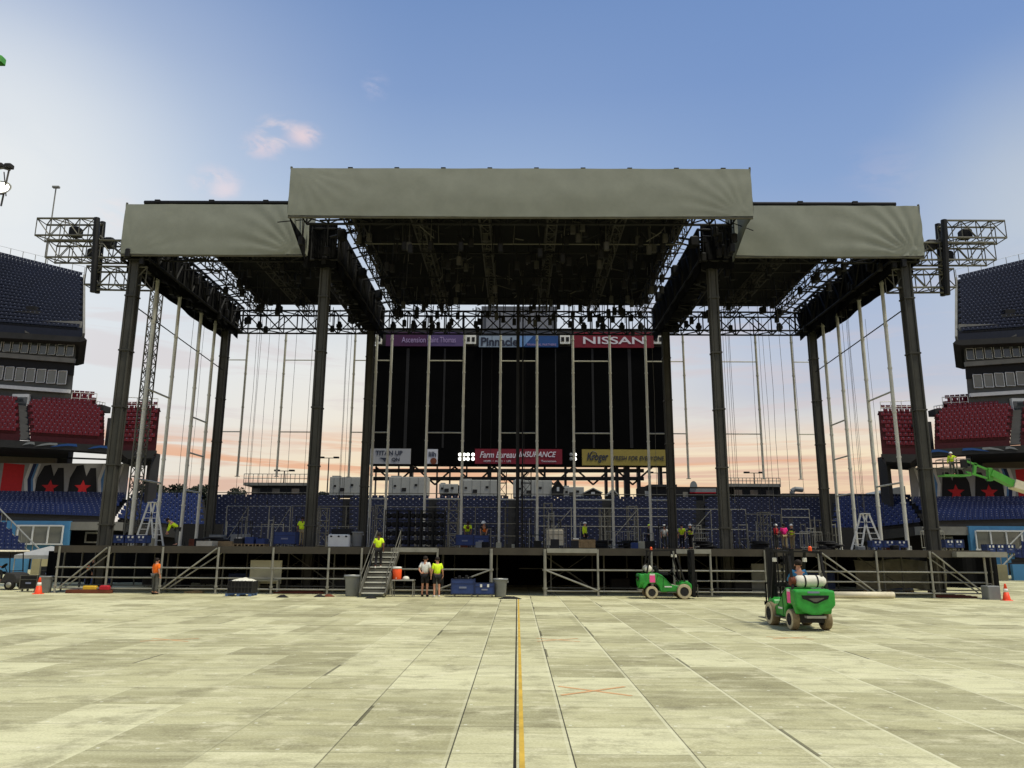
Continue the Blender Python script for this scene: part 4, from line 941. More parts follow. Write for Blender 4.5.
    b = MB(); b.lathe([(.02, -.42), (.1, -.41), (.155, -.34), (.16, -.25), (.16, .25), (.155, .34), (.1, .41), (.02, .42)], 16, Matrix.Translation((.06, -.88, 1.28)) @ Matrix.Rotation(R(90), 4, 'Y')); tk = b.build('gas_tank', M_plastic, t, True)
    b = MB(); disc(b, -.43, -.88, 1.28, [(.1, -.06), (.12, -.06), (.12, .06), (.1, .06)]); b.build('tank_collar', M_woodr, tk)
    for x in (-.12, .22): b = MB(); disc(b, x, -.88, 1.28, [(.165, -.02), (.168, -.02), (.168, .02), (.165, .02)]); b.build('tank_strap', M_rub, tk)
    for s in (-1, 1):
        b = MB(); b.box(s*.503-.004, s*.503+.004, -.86, -.62, .7, 1.04); stt = b.build('sticker', M_pink, t); b = MB(); b.box(s*.506-.004, s*.506+.004, -.85, -.63, 1.0, 1.07); b.build('sticker_top', M_white, stt)
        b = MB(); b.box(s*.505-.003, s*.505+.003, -.22, .1, .5, .55); b.build('badge', M_white, t)
        b = MB(); b.cbox(s*.44-.06, s*.44+.06, .3, .36, 1.78, 1.9, .02); b.build('headlight', M_plastic, t)
    for s in (-1, 1):
        b = MB()
        b.path([(s*.503, -.6, .66), (s*.503, -.5, 1.04), (s*.503, -.28, .94), (s*.503, .1, .58)], .009, 4); b.bar((s*.503, -.3, .34), (s*.503, -.25, .92), .008, 4); b.build('panel_seam', M_rub, body)
        b = MB(); b.box(s*.52-.05, s*.52+.05, -.12, .28, .27, .31); b.build('step_plate', M_steel_d, t)
        b = MB(); b.path([(s*.1, 1.02, 1.0), (s*.12, .98, 1.5), (s*.1, 1.04, mast_h-.1), (s*.06, 1.1, 1.2)], .018, 5); b.build('hydraulic_hose', M_rub, t)
        b = MB(); b.bar((s*.46, -.1, .62), (s*.4, .8, .5), .03, 6); b.build('tilt_cylinder', M_steel_d, t)
    b = MB(); b.box(-.2, .12, -1.311, -1.298, .985, 1.035); b.build('rear_badge', M_plate, cw)
    b = MB(); b.bar((.36, -.95, 1.02), (.36, -.95, 1.5), .03, 8); b.build('exhaust_pipe', M_steel_d, t)
    b = MB(); b.lathe([(.05, 0), (.05, .1), (.02, .13)], 10, Matrix.Translation((.2, -.7, 2.09))); b.build('beacon', M_orange, t)
    return t
forklift('green forklift parked side-on before the stage with its forks to the right', (X(667, 35.2), 35.2, 0), R(-90))
forklift('green forklift seen from behind in the open field with a driver aboard', (X(796, 22.6), 22.6, 0), R(2), 2.15)
person('person in blue shirt driving the nearer green forklift, seen from behind', (X(796, 22.6)+.02, 22.35, .12), R(182), {**SIT, **{'wrl': (-.1, -.42, 1.2), 'hnl': (-.08, -.49, 1.2)}}, M_blsh, M_grtr, sleeve=True)
# ------------------------------------------------------------------ field clutter
def cone(label, loc):
    t = thing('traffic_cone', label, 'traffic cone', loc, 0, 'orange traffic cones')
    b = MB(); b.lathe([(.165, .03), (.155, .06), (.1, .36)], 18); b.lathe([(.077, .5), (.04, .7), (.03, .72), (.01, .72)], 18); b.build('cone', M_cone, t, True)
    b = MB(); b.lathe([(.101, .358), (.078, .505)], 18); b.build('white_collar', M_white, t, True)
    b = MB(); b.cbox(-.19, .19, -.19, .19, .002, .035, .03); b.build('base', M_cone, t)
cone('orange traffic cone with white collar by the grey bin left of the stage', (X(41, 35.6), 35.6, 0))
cone('orange traffic cone with white collar at the right end of the stage', (X(1004, 35.2), 35.2, 0))
def bin_(label, loc, s=1.0):
    t = thing('rubbish_bin', label, 'bin', loc, 0, 'grey rubbish bins')
    b = MB(); b.lathe([(.23*s, .02), (.245*s, .04), (.29*s, .7*s), (.3*s, .72*s)], 18); b.build('tub', M_gbin, t, True)
    b = MB(); b.lathe([(.27*s, .72*s), (.34*s, .72*s), (.34*s, .8*s), (.29*s, .8*s), (.27*s, .74*s)], 18); b.build('rim', M_gbin, t, True)
    for q in (-1, 1): b = MB(); b.box(q*.33*s-.03, q*.33*s+.03, -.06, .06, .62*s, .7*s); b.build('handle', M_gbin, t)
    b = MB(); b.lathe([(.26*s, .72*s), (.2*s, .78*s), (.05, .81*s), (.01, .8*s)], 12); b.build('bin_liner', M_plastic if s > .95 else M_rub, t, True)
bin_('grey rubbish bin standing on the floor left of the stage steps', (X(353, 35.4), 35.4, 0), 1.15)
bin_('grey rubbish bin beside two blue cases at the stage opening', (X(500.5, 35.5), 35.5, 0), 1.0)
bin_('grey rubbish bin up on the deck right of the white cool box', (X(356.5, 40, 2.2), 40, DZ), .95)
bin_('grey rubbish bin behind the left orange traffic cone', (X(48, 36.6), 36.6, 0), .94)
def rolling_case(label, loc, w, d_, h, m=M_case, stuff=0):
    t = thing('equipment_case', label, 'case', loc, 0, 'wheeled equipment cases')
    b = MB(); b.cbox(-w/2, w/2, -d_/2, d_/2, .13, h, .02); b.build('case_body', m, t)
    b = MB()
    for z in (.13, h*.72, h-.03): b.box(-w/2-.008, w/2+.008, -d_/2-.008, d_/2+.008, z, z+.03)
    for x in (-w/2, w/2):
        for y in (-d_/2, d_/2): b.box(x-.02, x+.02, y-.02, y+.02, .13, h+.002)
    b.build('edge_trim', M_steel_d if m is not M_case else mat('dark_blue_trim', (34, 46, 80), .5), t)
    for x in (-w*.38, w*.38):
        for y in (-d_*.35, d_*.35): b = MB(); b.bar((x-.025, y, .065), (x+.025, y, .065), .06, 10); b.box(x-.03, x+.03, y-.03, y+.03, .1, .13); b.build('castor', M_steel, t)
    b = MB(); b.box(-w*.16, w*.16, -d_/2-.016, -d_/2-.004, h*.48, h*.58); b.build('name_label', M_plate, t)
    for x in ((-w*.2, w*.17) if stuff == 1 else ()): b = MB(); b.box(x-.03, x+.06, -d_/2-.02, -d_/2-.004, h*.7, h*.9); b.build('latch', M_white, t)
    if stuff == 2:
        b = MB()
        for k in range(5): b.cbox(-.4+k*.16, -.28+k*.16, -.15, .15, h, h+random.uniform(.05, .16), .02)
        b.build('tools_on_lid', M_rub, t)
    return t
rolling_case('larger blue wheeled case with tools on its lid, on the floor by the stage opening', (X(463.5, 35.5), 35.5, 0), 1.02, .6, .78, stuff=2)
rolling_case('smaller blue wheeled case with two white latches, left of the grey bin', (X(485, 35.5), 35.5, 0), .84, .6, .62, stuff=1)
rolling_case('plain blue case on the deck left of the inner left tower', (X(286, 42, 2.2), 42, DZ), 1.15, .7, .78)
rolling_case('blue case on deck left of the orange-vested stooping person', (X(465, 46, 2.2), 46, DZ), 1.05, .6, .75)
rolling_case('blue case on deck in front of the stooping person in orange vest', (X(481, 46, 2.2), 46, DZ), .9, .6, .72)
for i, (u, w) in enumerate(((121, .6), (132, .6), (142.5, .6))):
    rolling_case('%s of three low blue latched cases beside the left stepladder' % ORD[i], (X(u, 41, 2.2), 41, DZ), w-.02, .5, .55, stuff=1)
for i, u in enumerate((876, 888, 900)):
    rolling_case('%s of three low blue latched cases right of the right stepladder' % ORD[i], (X(u, 42, 2.2), 42, DZ), .6, .5, .5, stuff=1)
for i, u in enumerate((948, 957)):
    rolling_case('%s blue latched case just right of the outer right front tower' % ORD[i], (X(u, 41, 2.2), 41, DZ), .48, .5, .55, stuff=1)
for i, u in enumerate((989, 998, 1008)):
    rolling_case('%s blue latched case at far right behind the stage end' % ORD[i], (X(u, 44, 2.2), 44, 1.9), .5, .5, .6, stuff=1)
# white cool box on deck
t = thing('cool_box', 'large white insulated tub with black latches on deck left of the bin', 'tub', (X(340, 40, 2.2), 40, DZ))
b = MB(); b.cbox(-.55, .55, -.4, .4, .02, .62, .06); b.build('tub', M_white, t)
for x in (-.38, 0, .38): b = MB(); b.box(x-.05, x+.05, -.42, -.395, .48, .56); b.build('latch', M_rub, t)
b = MB(); b.cbox(-.4, .6, -.3, .35, .62, .9, .05); b.build('black_bags', M_rub, t)
# tank in metal cage on deck
t = thing('caged_tank', 'cream liquid tank inside a grey tube cage on the deck', 'tank', (X(555, 49, 2.2), 49, DZ))
b = MB(); b.cbox(-.5, .5, -.45, .45, .2, 1.15, .08); b.build('tank', M_cream, t)
b = MB()
for z in (.18, .5, .85, 1.2): b.path([(-.54, -.49, z), (.54, -.49, z), (.54, .49, z), (-.54, .49, z), (-.54, -.49, z)], .018, 5)
for x in (-.54, -.18, .18, .54):
    for y in (-.49, .49): b.bar((x, y, .02), (x, y, 1.2), .018, 5)
b.build('cage', M_steel, t)
for i, (u, w) in enumerate(((576, .45), (584, .45), (591.5, .4))):
    t = thing('wooden_crate', '%s brown wooden crate from the left beside the lone hi-vis person' % ORD[i], 'crate', (X(u, 47.5, 2.2), 47.5, DZ), 0, 'wooden crates on the deck')
    b = MB(); b.box(-w/2, w/2, -.25, .25, .03, .52)
    for z in (.1, .27, .44): b.box(-w/2-.015, w/2+.015, -.265, -.25, z-.06, z+.06)
    b.build('crate_body', M_wood, t); b = MB(); b.cbox(-w*.4, w*.4, -.2, .2, .52, .6, .05); b.build('contents', M_concd if i != 0 else M_plastic, t)
# orange cooler on a table
t = thing('folding_table', 'grey folding table by the stage steps carrying an orange drink cooler', 'table', (X(404, 35.5), 35.5, 0))
b = MB(); b.cbox(-.5, .5, -.32, .32, .68, .73, .02); b.build('tabletop', M_steel, t)
for x in (-.45, .45):
    for y in (-.27, .27): b = MB(); b.bar((x, y, .0), (x, y, .68), .022, 6); b.build('leg', M_steel, t)
t = thing('drink_cooler', 'round orange drink cooler with white lid on the folding table', 'cooler', (X(397, 35.5, .9), 35.5, .73))
b = MB(); b.lathe([(.19, 0), (.2, .02), (.205, .45), (.19, .47)], 18); b.build('barrel', M_orange, t, True); b = MB(); b.lathe([(.21, .47), (.21, .53), (.17, .56), (.02, .56)], 18); b.build('lid', M_white, t, True); b = MB(); b.bar((0, -.2, .07), (0, -.26, .06), .02, 6); b.build('tap', M_white, t)
b = MB(); b.lathe([(.14, 0), (.16, .04), (.12, .12), (.05, .15), (.01, .14)], 10); o = b.build('plastic_bag', M_plastic, None, True); o.location = (X(406, 35.4, .8), 35.4, .73); tag(o, 'crumpled white plastic bag beside the orange cooler', 'bag')
# pallet with black crate and white sheet
t = thing('pallet', 'blue pallet on the floor left of the stage carrying a black mesh crate', 'pallet', (X(243, 35.2), 35.2, 0)); t.scale = (.84,)*3
b = MB()
for y in (-.45, 0, .45):
    for x in (-.6, 0, .6): b.box(x-.07, x+.07, y-.06, y+.06, 0.004, .11)
for k in range(7): b.box(-.68, .68, -.52+k*.16, -.42+k*.16, .11, .135)
b.build('pallet_boards', M_bluep, t)
t = thing('mesh_crate', 'black mesh crate heaped with white plastic sheeting on the blue pallet', 'crate', (X(243, 35.2, .3), 35.2, .115)); t.scale = (.84,)*3
b = MB(); b.box(-.62, .62, -.48, .48, .0, .62); b.build('crate_body', M_rub, t)
b = MB()
for k in range(8): x = -.63+k*.18; b.box(x-.015, x+.015, -.5, -.485, 0, .66)
for z in (.05, .33, .63): b.box(-.65, .65, -.51, -.488, z-.015, z+.015)
b.build('mesh_bars', M_concd, t)
def heap(a, c):
    x = -.6+1.2*a; y = -.46+.92*c; e = math.sin(math.pi*a)**.5*math.sin(math.pi*c)**.5; return x, y, .6+e*(.17+.09*noise.noise(V((x*4, y*4, 3))))
b = MB(); b.grid(heap, 22, 14); b.build('plastic_heap', M_plastic, t, True)
# boards, pipes
t = thing('board_stack', 'beige upright panel stored under the deck behind the blue pallet', 'panel', (X(266, 37.6), 37.6, 0))
b = MB(); b.box(-.75, .75, -.04, .04, .42, 1.5); b.build('panel', M_beige, t); b = MB(); b.box(-.3, .76, -.5, -.06, .55, .6); b.box(-.28, -.22, -.45, -.1, 0, .55); b.box(.68, .74, -.45, -.1, 0, .55); b.build('trestle', M_beige, t)
t = thing('board_stack', 'pale grey panel stored under the deck left of the nearer forklift', 'panel', (X(770, 39), 39, 0)); b = MB(); b.box(-.9, .9, -.04, .04, .5, 1.45); b.box(-.9, .9, .05, .12, .02, 1.2); b.build('panel', mat('grey_board', (130, 130, 120), .8), t)
b = MB(); y = 36.0; b.bar((X(833, y), y, .16), (X(892, y), y, .16), .14, 14); tag(b.build('cream_pipe', M_cream, None, True), 'long cream pipe lying on the floor right of the nearer forklift', 'pipe')
b = MB(); y = 36.2; b.box(X(68, y), X(112, y), y, y+.3, .005, .16); tag(b.build('timber_beam', M_woodr), 'red-brown timber beam lying on the floor under the left braces', 'timber')
b = MB(); y = 36.4; b.cbox(X(85, y), X(98, y), y-.05, y+.2, .17, .33, .03); tag(b.build('yellow_tool_box', M_yel), 'yellow tool box lying on the red-brown timber beam', 'tool box')
b = MB(); y = 36.25; b.cbox(X(101, y), X(111, y), y-.05, y+.2, .17, .36, .06); tag(b.build('red_bag', M_redsh), 'red bag lying on the right end of the timber beam', 'bag')
for u0, u1, m, tx in ((186, 204, M_wood, 'raw timber planks on the floor under the second left brace'), (275, 325, M_woodr, 'red-brown planks on the floor right of the beige panel'), (935, 975, M_woodr, 'red-brown planks on the floor under the right braces')):
    b = MB(); y = 37.0
    for k in range(3): b.box(X(u0, y)+k*.1, X(u1, y)-k*.15, y+k*.22, y+k*.22+.2, .005+.0*k, .07+.02*k)
    tag(b.build('timber_planks', m), tx, 'planks')
t = thing('concrete_block', 'grey concrete ballast block at the right foot of the stage', 'block', (X(989, 35.9), 35.9, 0)); b = MB(); b.cbox(-.28, .28, -.28, .28, .003, .6, .03); b.build('block', M_gbin, t); b = MB(); b.path([(-.08, 0, .6), (-.08, 0, .68), (.08, 0, .68), (.08, 0, .6)], .02, 6); b.build('lifting_eye', M_steel_d, t)
for i, (u, y, tx) in enumerate(((284, 34.2, 'dark rag lying on the floor right of the blue pallet'), (321, 34.8, 'dark cable heap on the floor before the inner left tower'), (330, 35.0, 'rusty chain heap by the post before the inner left tower'), (372, 33.9, 'dark rag lying before the stage steps'), (510, 34.2, 'dark strap lying before the stage opening'))):
    b = MB(); w = .25 if i != 4 else .5
    b.grid(lambda a, c: (-w+2*w*a, -.16+.32*c, .01+math.sin(math.pi*a)*math.sin(math.pi*c)*(.1+.05*noise.noise(V((a*5+i, c*5, i))))), 12, 8); o = b.build('floor_debris', M_rub if i != 2 else M_woodr); o.location = (X(u, y), y, 0); tag(o, tx, 'debris')
# ------------------------------------------------------------------ things on the deck
def stepladder(label, loc, w, h):
    t = thing('stepladder', label, 'ladder', loc, 0, 'white stepladders')
    for s in (-1, 1):
        b = MB(); tw = .2
        for q in (-1, 1): b.beam((s*w/2+q*.27, 0, 0), (s*.05+q*.17, 0, h), .09, .05, (0, 1, 0))
        n_ = int(h/.3)
        for k in range(1, n_): z = k*.3; f = z/h; cx = s*(w/2*(1-f)+.05*f); hw = .27*(1-f)+.17*f; b.beam((cx-hw, 0, z), (cx+hw, 0, z), .08, .035)
        b.build('ladder_side', M_white, t)
    b = MB(); b.box(-.25, .25, -.1, .1, h-.02, h+.03); b.build('top_cap', M_white, t); b = MB(); b.bar((-w*.27, .02, h*.45), (w*.27, .02, h*.45), .015, 5); b.build('spreader', M_steel, t)
stepladder('white wooden-looking stepladder opened on the deck behind outer left tower', (X(150, 43, 3), 43, DZ), 1.1, 2.35)
stepladder('white stepladder opened on the deck before the outer right rear tower', (X(866.5, 43, 3), 43, DZ), 1.25, 1.95)
def tubes(name, label, cat, u0, u1, v0, Y, posts, group, m=M_steel, mids=(.5,), bracing=False, r=.03):
    x0, x1 = X(u0, Y, 3), X(u1, Y, 3); zt = Z(v0, Y, (u0+u1)/2); t = thing(name, label, cat, ((x0+x1)/2, Y, DZ), 0, group)
    for k in range(posts):
        x = x0+(x1-x0)*k/(posts-1); b = MB(); b.bar((x, Y, DZ), (x, Y, zt), r, 6); b.box(x-.08, x+.08, Y-.08, Y+.08, DZ, DZ+.03); b.build('post', m, t, world=True)
    for f in (*mids, 1.0): b = MB(); z = DZ+(zt-DZ)*f-.02; b.bar((x0, Y, z), (x1, Y, z), r*.85, 6); b.build('rail', m, t, world=True)
    if bracing:
        for k in range(0, posts-1, 2):
            xa = x0+(x1-x0)*k/(posts-1); xb = x0+(x1-x0)*(k+1)/(posts-1); b = MB(); b.bar((xa, Y-.05, DZ+.1), (xb, Y-.05, zt-.1), r*.8, 6); b.build('brace', m, t, world=True)
tubes('tube_scaffold', 'grey tube scaffold frame with diagonal on deck left of inner left tower', 'scaffold', 225, 289, 506, 55, 4, 'tube scaffolds at the back of the deck', bracing=True)
tubes('tube_scaffold', 'grey tube scaffold behind the inner left towers reaching to the steps', 'scaffold', 291, 372, 506, 57, 4, 'tube scaffolds at the back of the deck', M_steel_d, bracing=True)
tubes('tube_scaffold', 'long dark tube scaffold before the central blue seats', 'scaffold', 385, 535, 507, 59, 6, 'tube scaffolds at the back of the deck', M_steel_d, mids=(.3, .6))
tubes('tube_scaffold', 'long tube scaffold right of the centre mast', 'scaffold', 538, 672, 508, 59, 5, 'tube scaffolds at the back of the deck', M_steel, mids=(.55, .8), bracing=True)
tubes('tube_scaffold', 'tube scaffold with diagonal right of the inner right rear tower', 'scaffold', 677, 747, 509, 58, 3, 'tube scaffolds at the back of the deck', M_steel, bracing=True)
tubes('tube_scaffold', 'pale square tube frame at right of the deck near the outer right rear tower', 'scaffold', 783, 811, 509, 56, 2, 'tube scaffolds at the back of the deck', M_steel, mids=(.4, .8))
tubes('tube_scaffold', 'low tube scaffold between inner right front tower and the pale square frame', 'scaffold', 747, 782, 514, 57, 3, 'tube scaffolds at the back of the deck', M_steel_d, bracing=True)
tubes('tube_scaffold', 'small grey tube bay at right end of the deck by the ladder', 'scaffold', 812, 840, 520, 54, 3, 'tube scaffolds at the back of the deck', M_steel_d)
for i, (ua, ub, v, Y, m, tx) in enumerate(((448, 458, 498, 61, M_steel_d, 'left of the blue case behind the black racks'), (497, 506, 470, 62, M_black, 'just left of the centre mast'), (521, 531, 470, 62, M_black, 'just right of the centre mast'), (544, 552, 503, 61, M_steel_d, 'behind the caged tank'), (600, 610, 508, 60, M_steel_d, 'right of the wooden crates'), (628, 637, 506, 61, M_steel_d, 'left of the hi-vis group'), (722, 731, 510, 60, M_steel_d, 'beside the inner right front tower'), (760, 770, 512, 60, M_steel_d, 'left of the red-shirted person'), (375, 384, 505, 61, M_steel_d, 'behind the stage steps'), (318, 327, 508, 60, M_steel_d, 'beside the inner left front tower'))):
    x0, x1 = X(ua, Y, 3), X(ub, Y, 3); zt = Z(v, Y, (ua+ub)/2); t = thing('scaffold_tower', 'narrow scaffold tower on the deck ' + tx, 'scaffold', ((x0+x1)/2, Y, DZ), 0, 'narrow scaffold towers at the back of the deck')
    for x in (x0, x1):
        for y in (Y-.4, Y+.4): b = MB(); b.bar((x, y, DZ), (x, y, zt), .035, 6); b.build('post', m, t, world=True)
    b = MB(); n_ = max(2, int((zt-DZ)/.9))
    for k in range(n_+1):
        z = DZ+.1+(zt-DZ-.15)*k/n_
        for y in (Y-.4, Y+.4): b.bar((x0, y, z), (x1, y, z), .025, 5)
        for x in (x0, x1): b.bar((x, Y-.4, z), (x, Y+.4, z), .025, 5)
        if k < n_: z2 = DZ+.1+(zt-DZ-.15)*(k+1)/n_; b.bar((x0, Y-.42, z), (x1, Y-.42, z2), .022, 5); b.bar((x1, Y+.42, z), (x0, Y+.42, z2), .022, 5)
    b.build('bracing', m, t, world=True)
for i in range(96):
    u = random.uniform(380, 830) if i < 78 else random.uniform(225, 370); Y = random.uniform(47, 63); h = random.uniform(.6, 2.2); x = X(u, Y, 2.2); b = MB(); w = random.uniform(.05, .5); b.bar((x, Y, DZ), (x, Y, DZ+h), .03, 6)
    if i % 2: b.bar((x, Y, DZ+h*.95), (x+w*2, Y, DZ+h*.95), .025, 6); b.bar((x+w*2, Y, DZ), (x+w*2, Y, DZ+h), .03, 6)
    if i % 3 == 0: b.bar((x, Y, DZ+h*.3), (x+.7, Y+.3, DZ), .02, 5)
    b.box(x-.12, x+.12, Y-.12, Y+.12, DZ+.001, DZ+.03); o = b.build('tube_stand', [M_steel, M_steel_d, M_black][i % 3]); tag(o, 'loose grey tube stand among the scaffolding at the back of the deck', 'stand', 'tube stands on the deck')
def barrier(label, u0, u1, Y):
    x0, x1 = X(u0, Y, 3), X(u1, Y, 3); t = thing('crowd_barrier', label, 'barrier', ((x0+x1)/2, Y, DZ), 0, 'steel crowd barriers'); b = MB()
    b.path([(x0, Y, DZ+.15), (x0, Y, DZ+1.1), (x1, Y, DZ+1.1), (x1, Y, DZ+.15), (x0, Y, DZ+.15)], .025, 6); b.build('frame', M_steel, t, world=True)
    b = MB(); n_ = int(abs(x1-x0)/.14)
    for k in range(1, n_): x = x0+(x1-x0)*k/n_; b.bar((x, Y, DZ+.15), (x, Y, DZ+1.1), .012, 5)
    b.build('uprights', M_steel, t, world=True)
    for x in (x0+.2, x1-.2): b = MB(); b.bar((x, Y-.3, DZ+.02), (x, Y+.3, DZ+.02), .025, 6); b.bar((x, Y, DZ+.02), (x, Y, DZ+.15), .025, 6); b.build('foot', M_steel, t, world=True)
barrier('steel crowd barrier at right of the hi-vis group on deck', 695, 708, 55); barrier('steel crowd barrier by the outer right front tower', 921, 944, 46); barrier('steel crowd barrier right of the red-shirted person', 800, 822, 50); barrier('steel crowd barrier left of the hi-vis group', 606, 634, 51)
# racks of black coiled cable
for i, u in enumerate((391, 403, 415, 427, 439)):
    Y = 50.0; t = thing('cable_rack', '%s black rack of coiled cables from the left, behind the stage steps' % ORD[i], 'rack', (X(u, Y, 3), Y, DZ), 0, 'black cable racks'); b = MB()
    for x in (-.36, .36):
        for y in (-.3, .3): b.box(x-.03, x+.03, y-.03, y+.03, 0, 2.35)
    for z in (.05, .6, 1.15, 1.7, 2.3): b.box(-.36, .36, -.3, .3, z-.02, z+.02)
    b.build('rack_frame', M_concd, t)
    for r_ in range(4):
        for c_ in (-.17, .17):
            b = MB(); z = .34+r_*.55
            for k in range(3): b.lathe([(.09, -.05), (.155, -.05), (.165, 0), (.155, .05), (.09, .05)], 12, Matrix.Translation((c_, -.2+k*.2, z)) @ Matrix.Rotation(R(90), 4, 'X'))
            b.build('cable_coil', M_rub, t, True)
for i, (u, Y, tx) in enumerate(((705, 50, 'black cable coil heap right of the crowd barrier by the hi-vis group'), (628, 50, 'dark cable coil heap left of the hi-vis group'), (600, 50, 'dark cable coil heap right of the wooden crates'), (756, 49, 'dark cable coil heap right of the inner right front tower'), (250, 46, 'dark cable coil heap left of the plain blue case'), (215, 46, 'dark cable coil heap by the outer left rear tower'), (830, 48, 'dark cable coil heap by the outer right rear tower'))):
    b = MB()
    for k in range(5): b.lathe([(.28, 0), (.52, 0), (.56, .06), (.5, .12), (.28, .1)], 18, Matrix.Translation((random.uniform(-.3, .3), random.uniform(-.1, .1), k*.1)))
    o = b.build('cable_coil', M_rub, None, True); o.location = (X(u, Y, 2.2), Y, DZ); tag(o, tx, 'cable coil')
# truss sections and pallets lying on deck
for i, (u0, u1, Y, tx) in enumerate(((212, 232, 44, 'pale timber stack on deck left of the blue deck pallets'), (196, 212, 43, 'cream beam lying on deck beside outer left rear tower'))):
    b = MB()
    for k in range(3): b.box(X(u0, Y, 2.2), X(u1, Y, 2.2), Y+k*.3, Y+k*.3+.22, DZ+.003, DZ+.28)
    tag(b.build('timber_stack', M_wood if i == 0 else M_cream), tx, 'timber')
for i, u in enumerate((240, 251, 262)):
    t = thing('deck_pallet', '%s blue-grey pallet with dark load on deck left of plain blue case' % ORD[i], 'pallet', (X(u, 43, 2.2), 43, DZ), 0, 'loaded pallets on the deck'); b = MB(); b.box(-.27, .27, -.4, .4, .1, .14)
    for x in (-.22, 0, .22): b.box(x-.04, x+.04, -.4, .4, .003, .1)
    b.build('pallet_boards', M_wood, t); b = MB(); b.cbox(-.25, .25, -.35, .35, .14, .42+.08*(i % 2), .03); b.build('load', M_case if i else M_concd, t)
for i, (u, w, h) in enumerate(((217, .9, .75), (240, 1.1, .8))):
    t = thing('storage_chest', 'grey chest with white label at the rear left of deck, %s of two' % ORD[i], 'chest', (X(u, 52, 2.2), 52, DZ), 0, 'grey chests at the rear left'); b = MB(); b.cbox(-w/2, w/2, -.35, .35, .05, h, .03); b.build('chest_body', M_gbin, t); b = MB(); b.box(-.15, .2, -.365, -.352, h*.4, h*.75); b.build('label', M_white, t)
for i in range(26):      # small stuff scattered over the deck
    u = random.choice([random.uniform(120, 225), random.uniform(430, 660), random.uniform(700, 940)]); Y = random.uniform(41, 50); h = random.uniform(.15, .5); w = random.uniform(.08, .3)
    b = MB(); b.cbox(-w, w, -.2, .2, .004, h, .03); b.box(-w*.5, w*.5, -.212, -.202, h*.4, h*.7); o = b.build('tool_crate', [M_concd, M_rub, M_case, M_gbin, M_beige, M_woodr][i % 6]); o.location = (X(u, Y, 2.2), Y, DZ); tag(o, 'small tool crate left standing among the work on the stage deck', 'crate', 'small tool crates on the deck')
# ------------------------------------------------------------------ golf cart, tent, cases at left
t = thing('golf_cart', 'golf cart with cream roof parked at the far left edge', 'golf cart', (X(2, 39, 1), 39, 0))
b = MB(); b.prism([(-1.15, .35), (-1.15, .8), (-.55, .85), (-.5, .45), (.35, .4), (.6, .85), (1.0, .78), (1.2, .55), (1.2, .32)], 'y', -.58, .58); bd = b.build('body', M_concd, t); bv = bd.modifiers.new('bevel', 'BEVEL'); bv.width = .05; bv.segments = 2
b = MB(); b.cbox(-1.05, .95, -.6, .6, 1.82, 1.9, .05); b.build('roof', M_cream, t)
for x, x2 in ((-.95, -.9), (.75, .62)):
    for s in (-1, 1): b = MB(); b.bar((x, s*.52, .75), (x2, s*.52, 1.84), .025, 6); b.build('roof_post', M_black, t)
b = MB(); b.cbox(-.6, -.05, -.52, .52, .72, .86, .05); b.prism([(-.6, .8), (-.72, 1.3), (-.6, 1.32), (-.46, .84)], 'y', -.52, .52); b.build('seat', M_rub, t)
for x in (-.78, .82):
    for s in (-1, 1):
        M_ = Matrix.Translation((x, s*.5, .25)) @ Matrix.Rotation(R(90), 4, 'X'); b = MB(); b.lathe([(.14, -.1), (.23, -.1), (.25, -.05), (.25, .05), (.23, .1), (.14, .1)], 16, M_); w = b.build('wheel', M_rub, t, True); b = MB(); b.lathe([(.13, -.104), (.135, .104)], 14, M_); b.build('rim', M_steel, w, True)
b = MB(); b.bar((.5, -.25, .75), (.28, -.25, 1.12), .02, 6); b.lathe([(.14, -.01), (.16, -.01), (.16, .01), (.14, .01)], 14, Matrix.Translation((.27, -.25, 1.14)) @ Matrix.Rotation(R(-50), 4, 'Y')); b.build('steering_wheel', M_rub, t)
b = MB(); b.path([(.725, -.5, .9), (.725, .5, .9), (.635, .5, 1.75), (.635, -.5, 1.75), (.725, -.5, .9)], .02, 5); b.build('windscreen_frame', M_black, t)
person('person in orange shirt seated in the golf cart at the far left', (X(-1, 39, 1)-.2, 38.75, -.06), R(90), SIT, M_orshirt, M_grtr, sleeve=False)
t = thing('canopy_tent', 'grey peaked canopy tent on thin legs left of the stage end', 'tent', (X(49, 52), 52, 0)); b = MB(); w = 1.45
zt = Z(546, 52, 50); ze = Z(555, 52, 50)
for i, (a, c) in enumerate((((-w, -w), (w, -w)), ((w, -w), (w, w)), ((w, w), (-w, w)), ((-w, w), (-w, -w)))): b.add([(a[0], a[1], ze), (c[0], c[1], ze), (c[0]*.02, c[1]*.02, zt), (a[0]*.02, a[1]*.02, zt)], [(0, 1, 2, 3)]); b.add([(a[0], a[1], ze-.22), (c[0], c[1], ze-.22), (c[0], c[1], ze), (a[0], a[1], ze)], [(0, 1, 2, 3)])
b.build('roof', M_tentg, t)
for x in (-w+.04, w-.04):
    for y in (-w+.04, w-.04): b = MB(); b.bar((x, y, 0), (x, y, ze), .03, 6); b.build('leg', M_steel, t)
rolling_case('black wheeled case left of the left orange cone', (X(34, 37.5), 37.5, 0), .8, .6, .75, M_rub)
rolling_case('dark grey wheeled case under the tent beside the stage end', (X(52, 48), 48, 0), .9, .6, .9, M_concd)
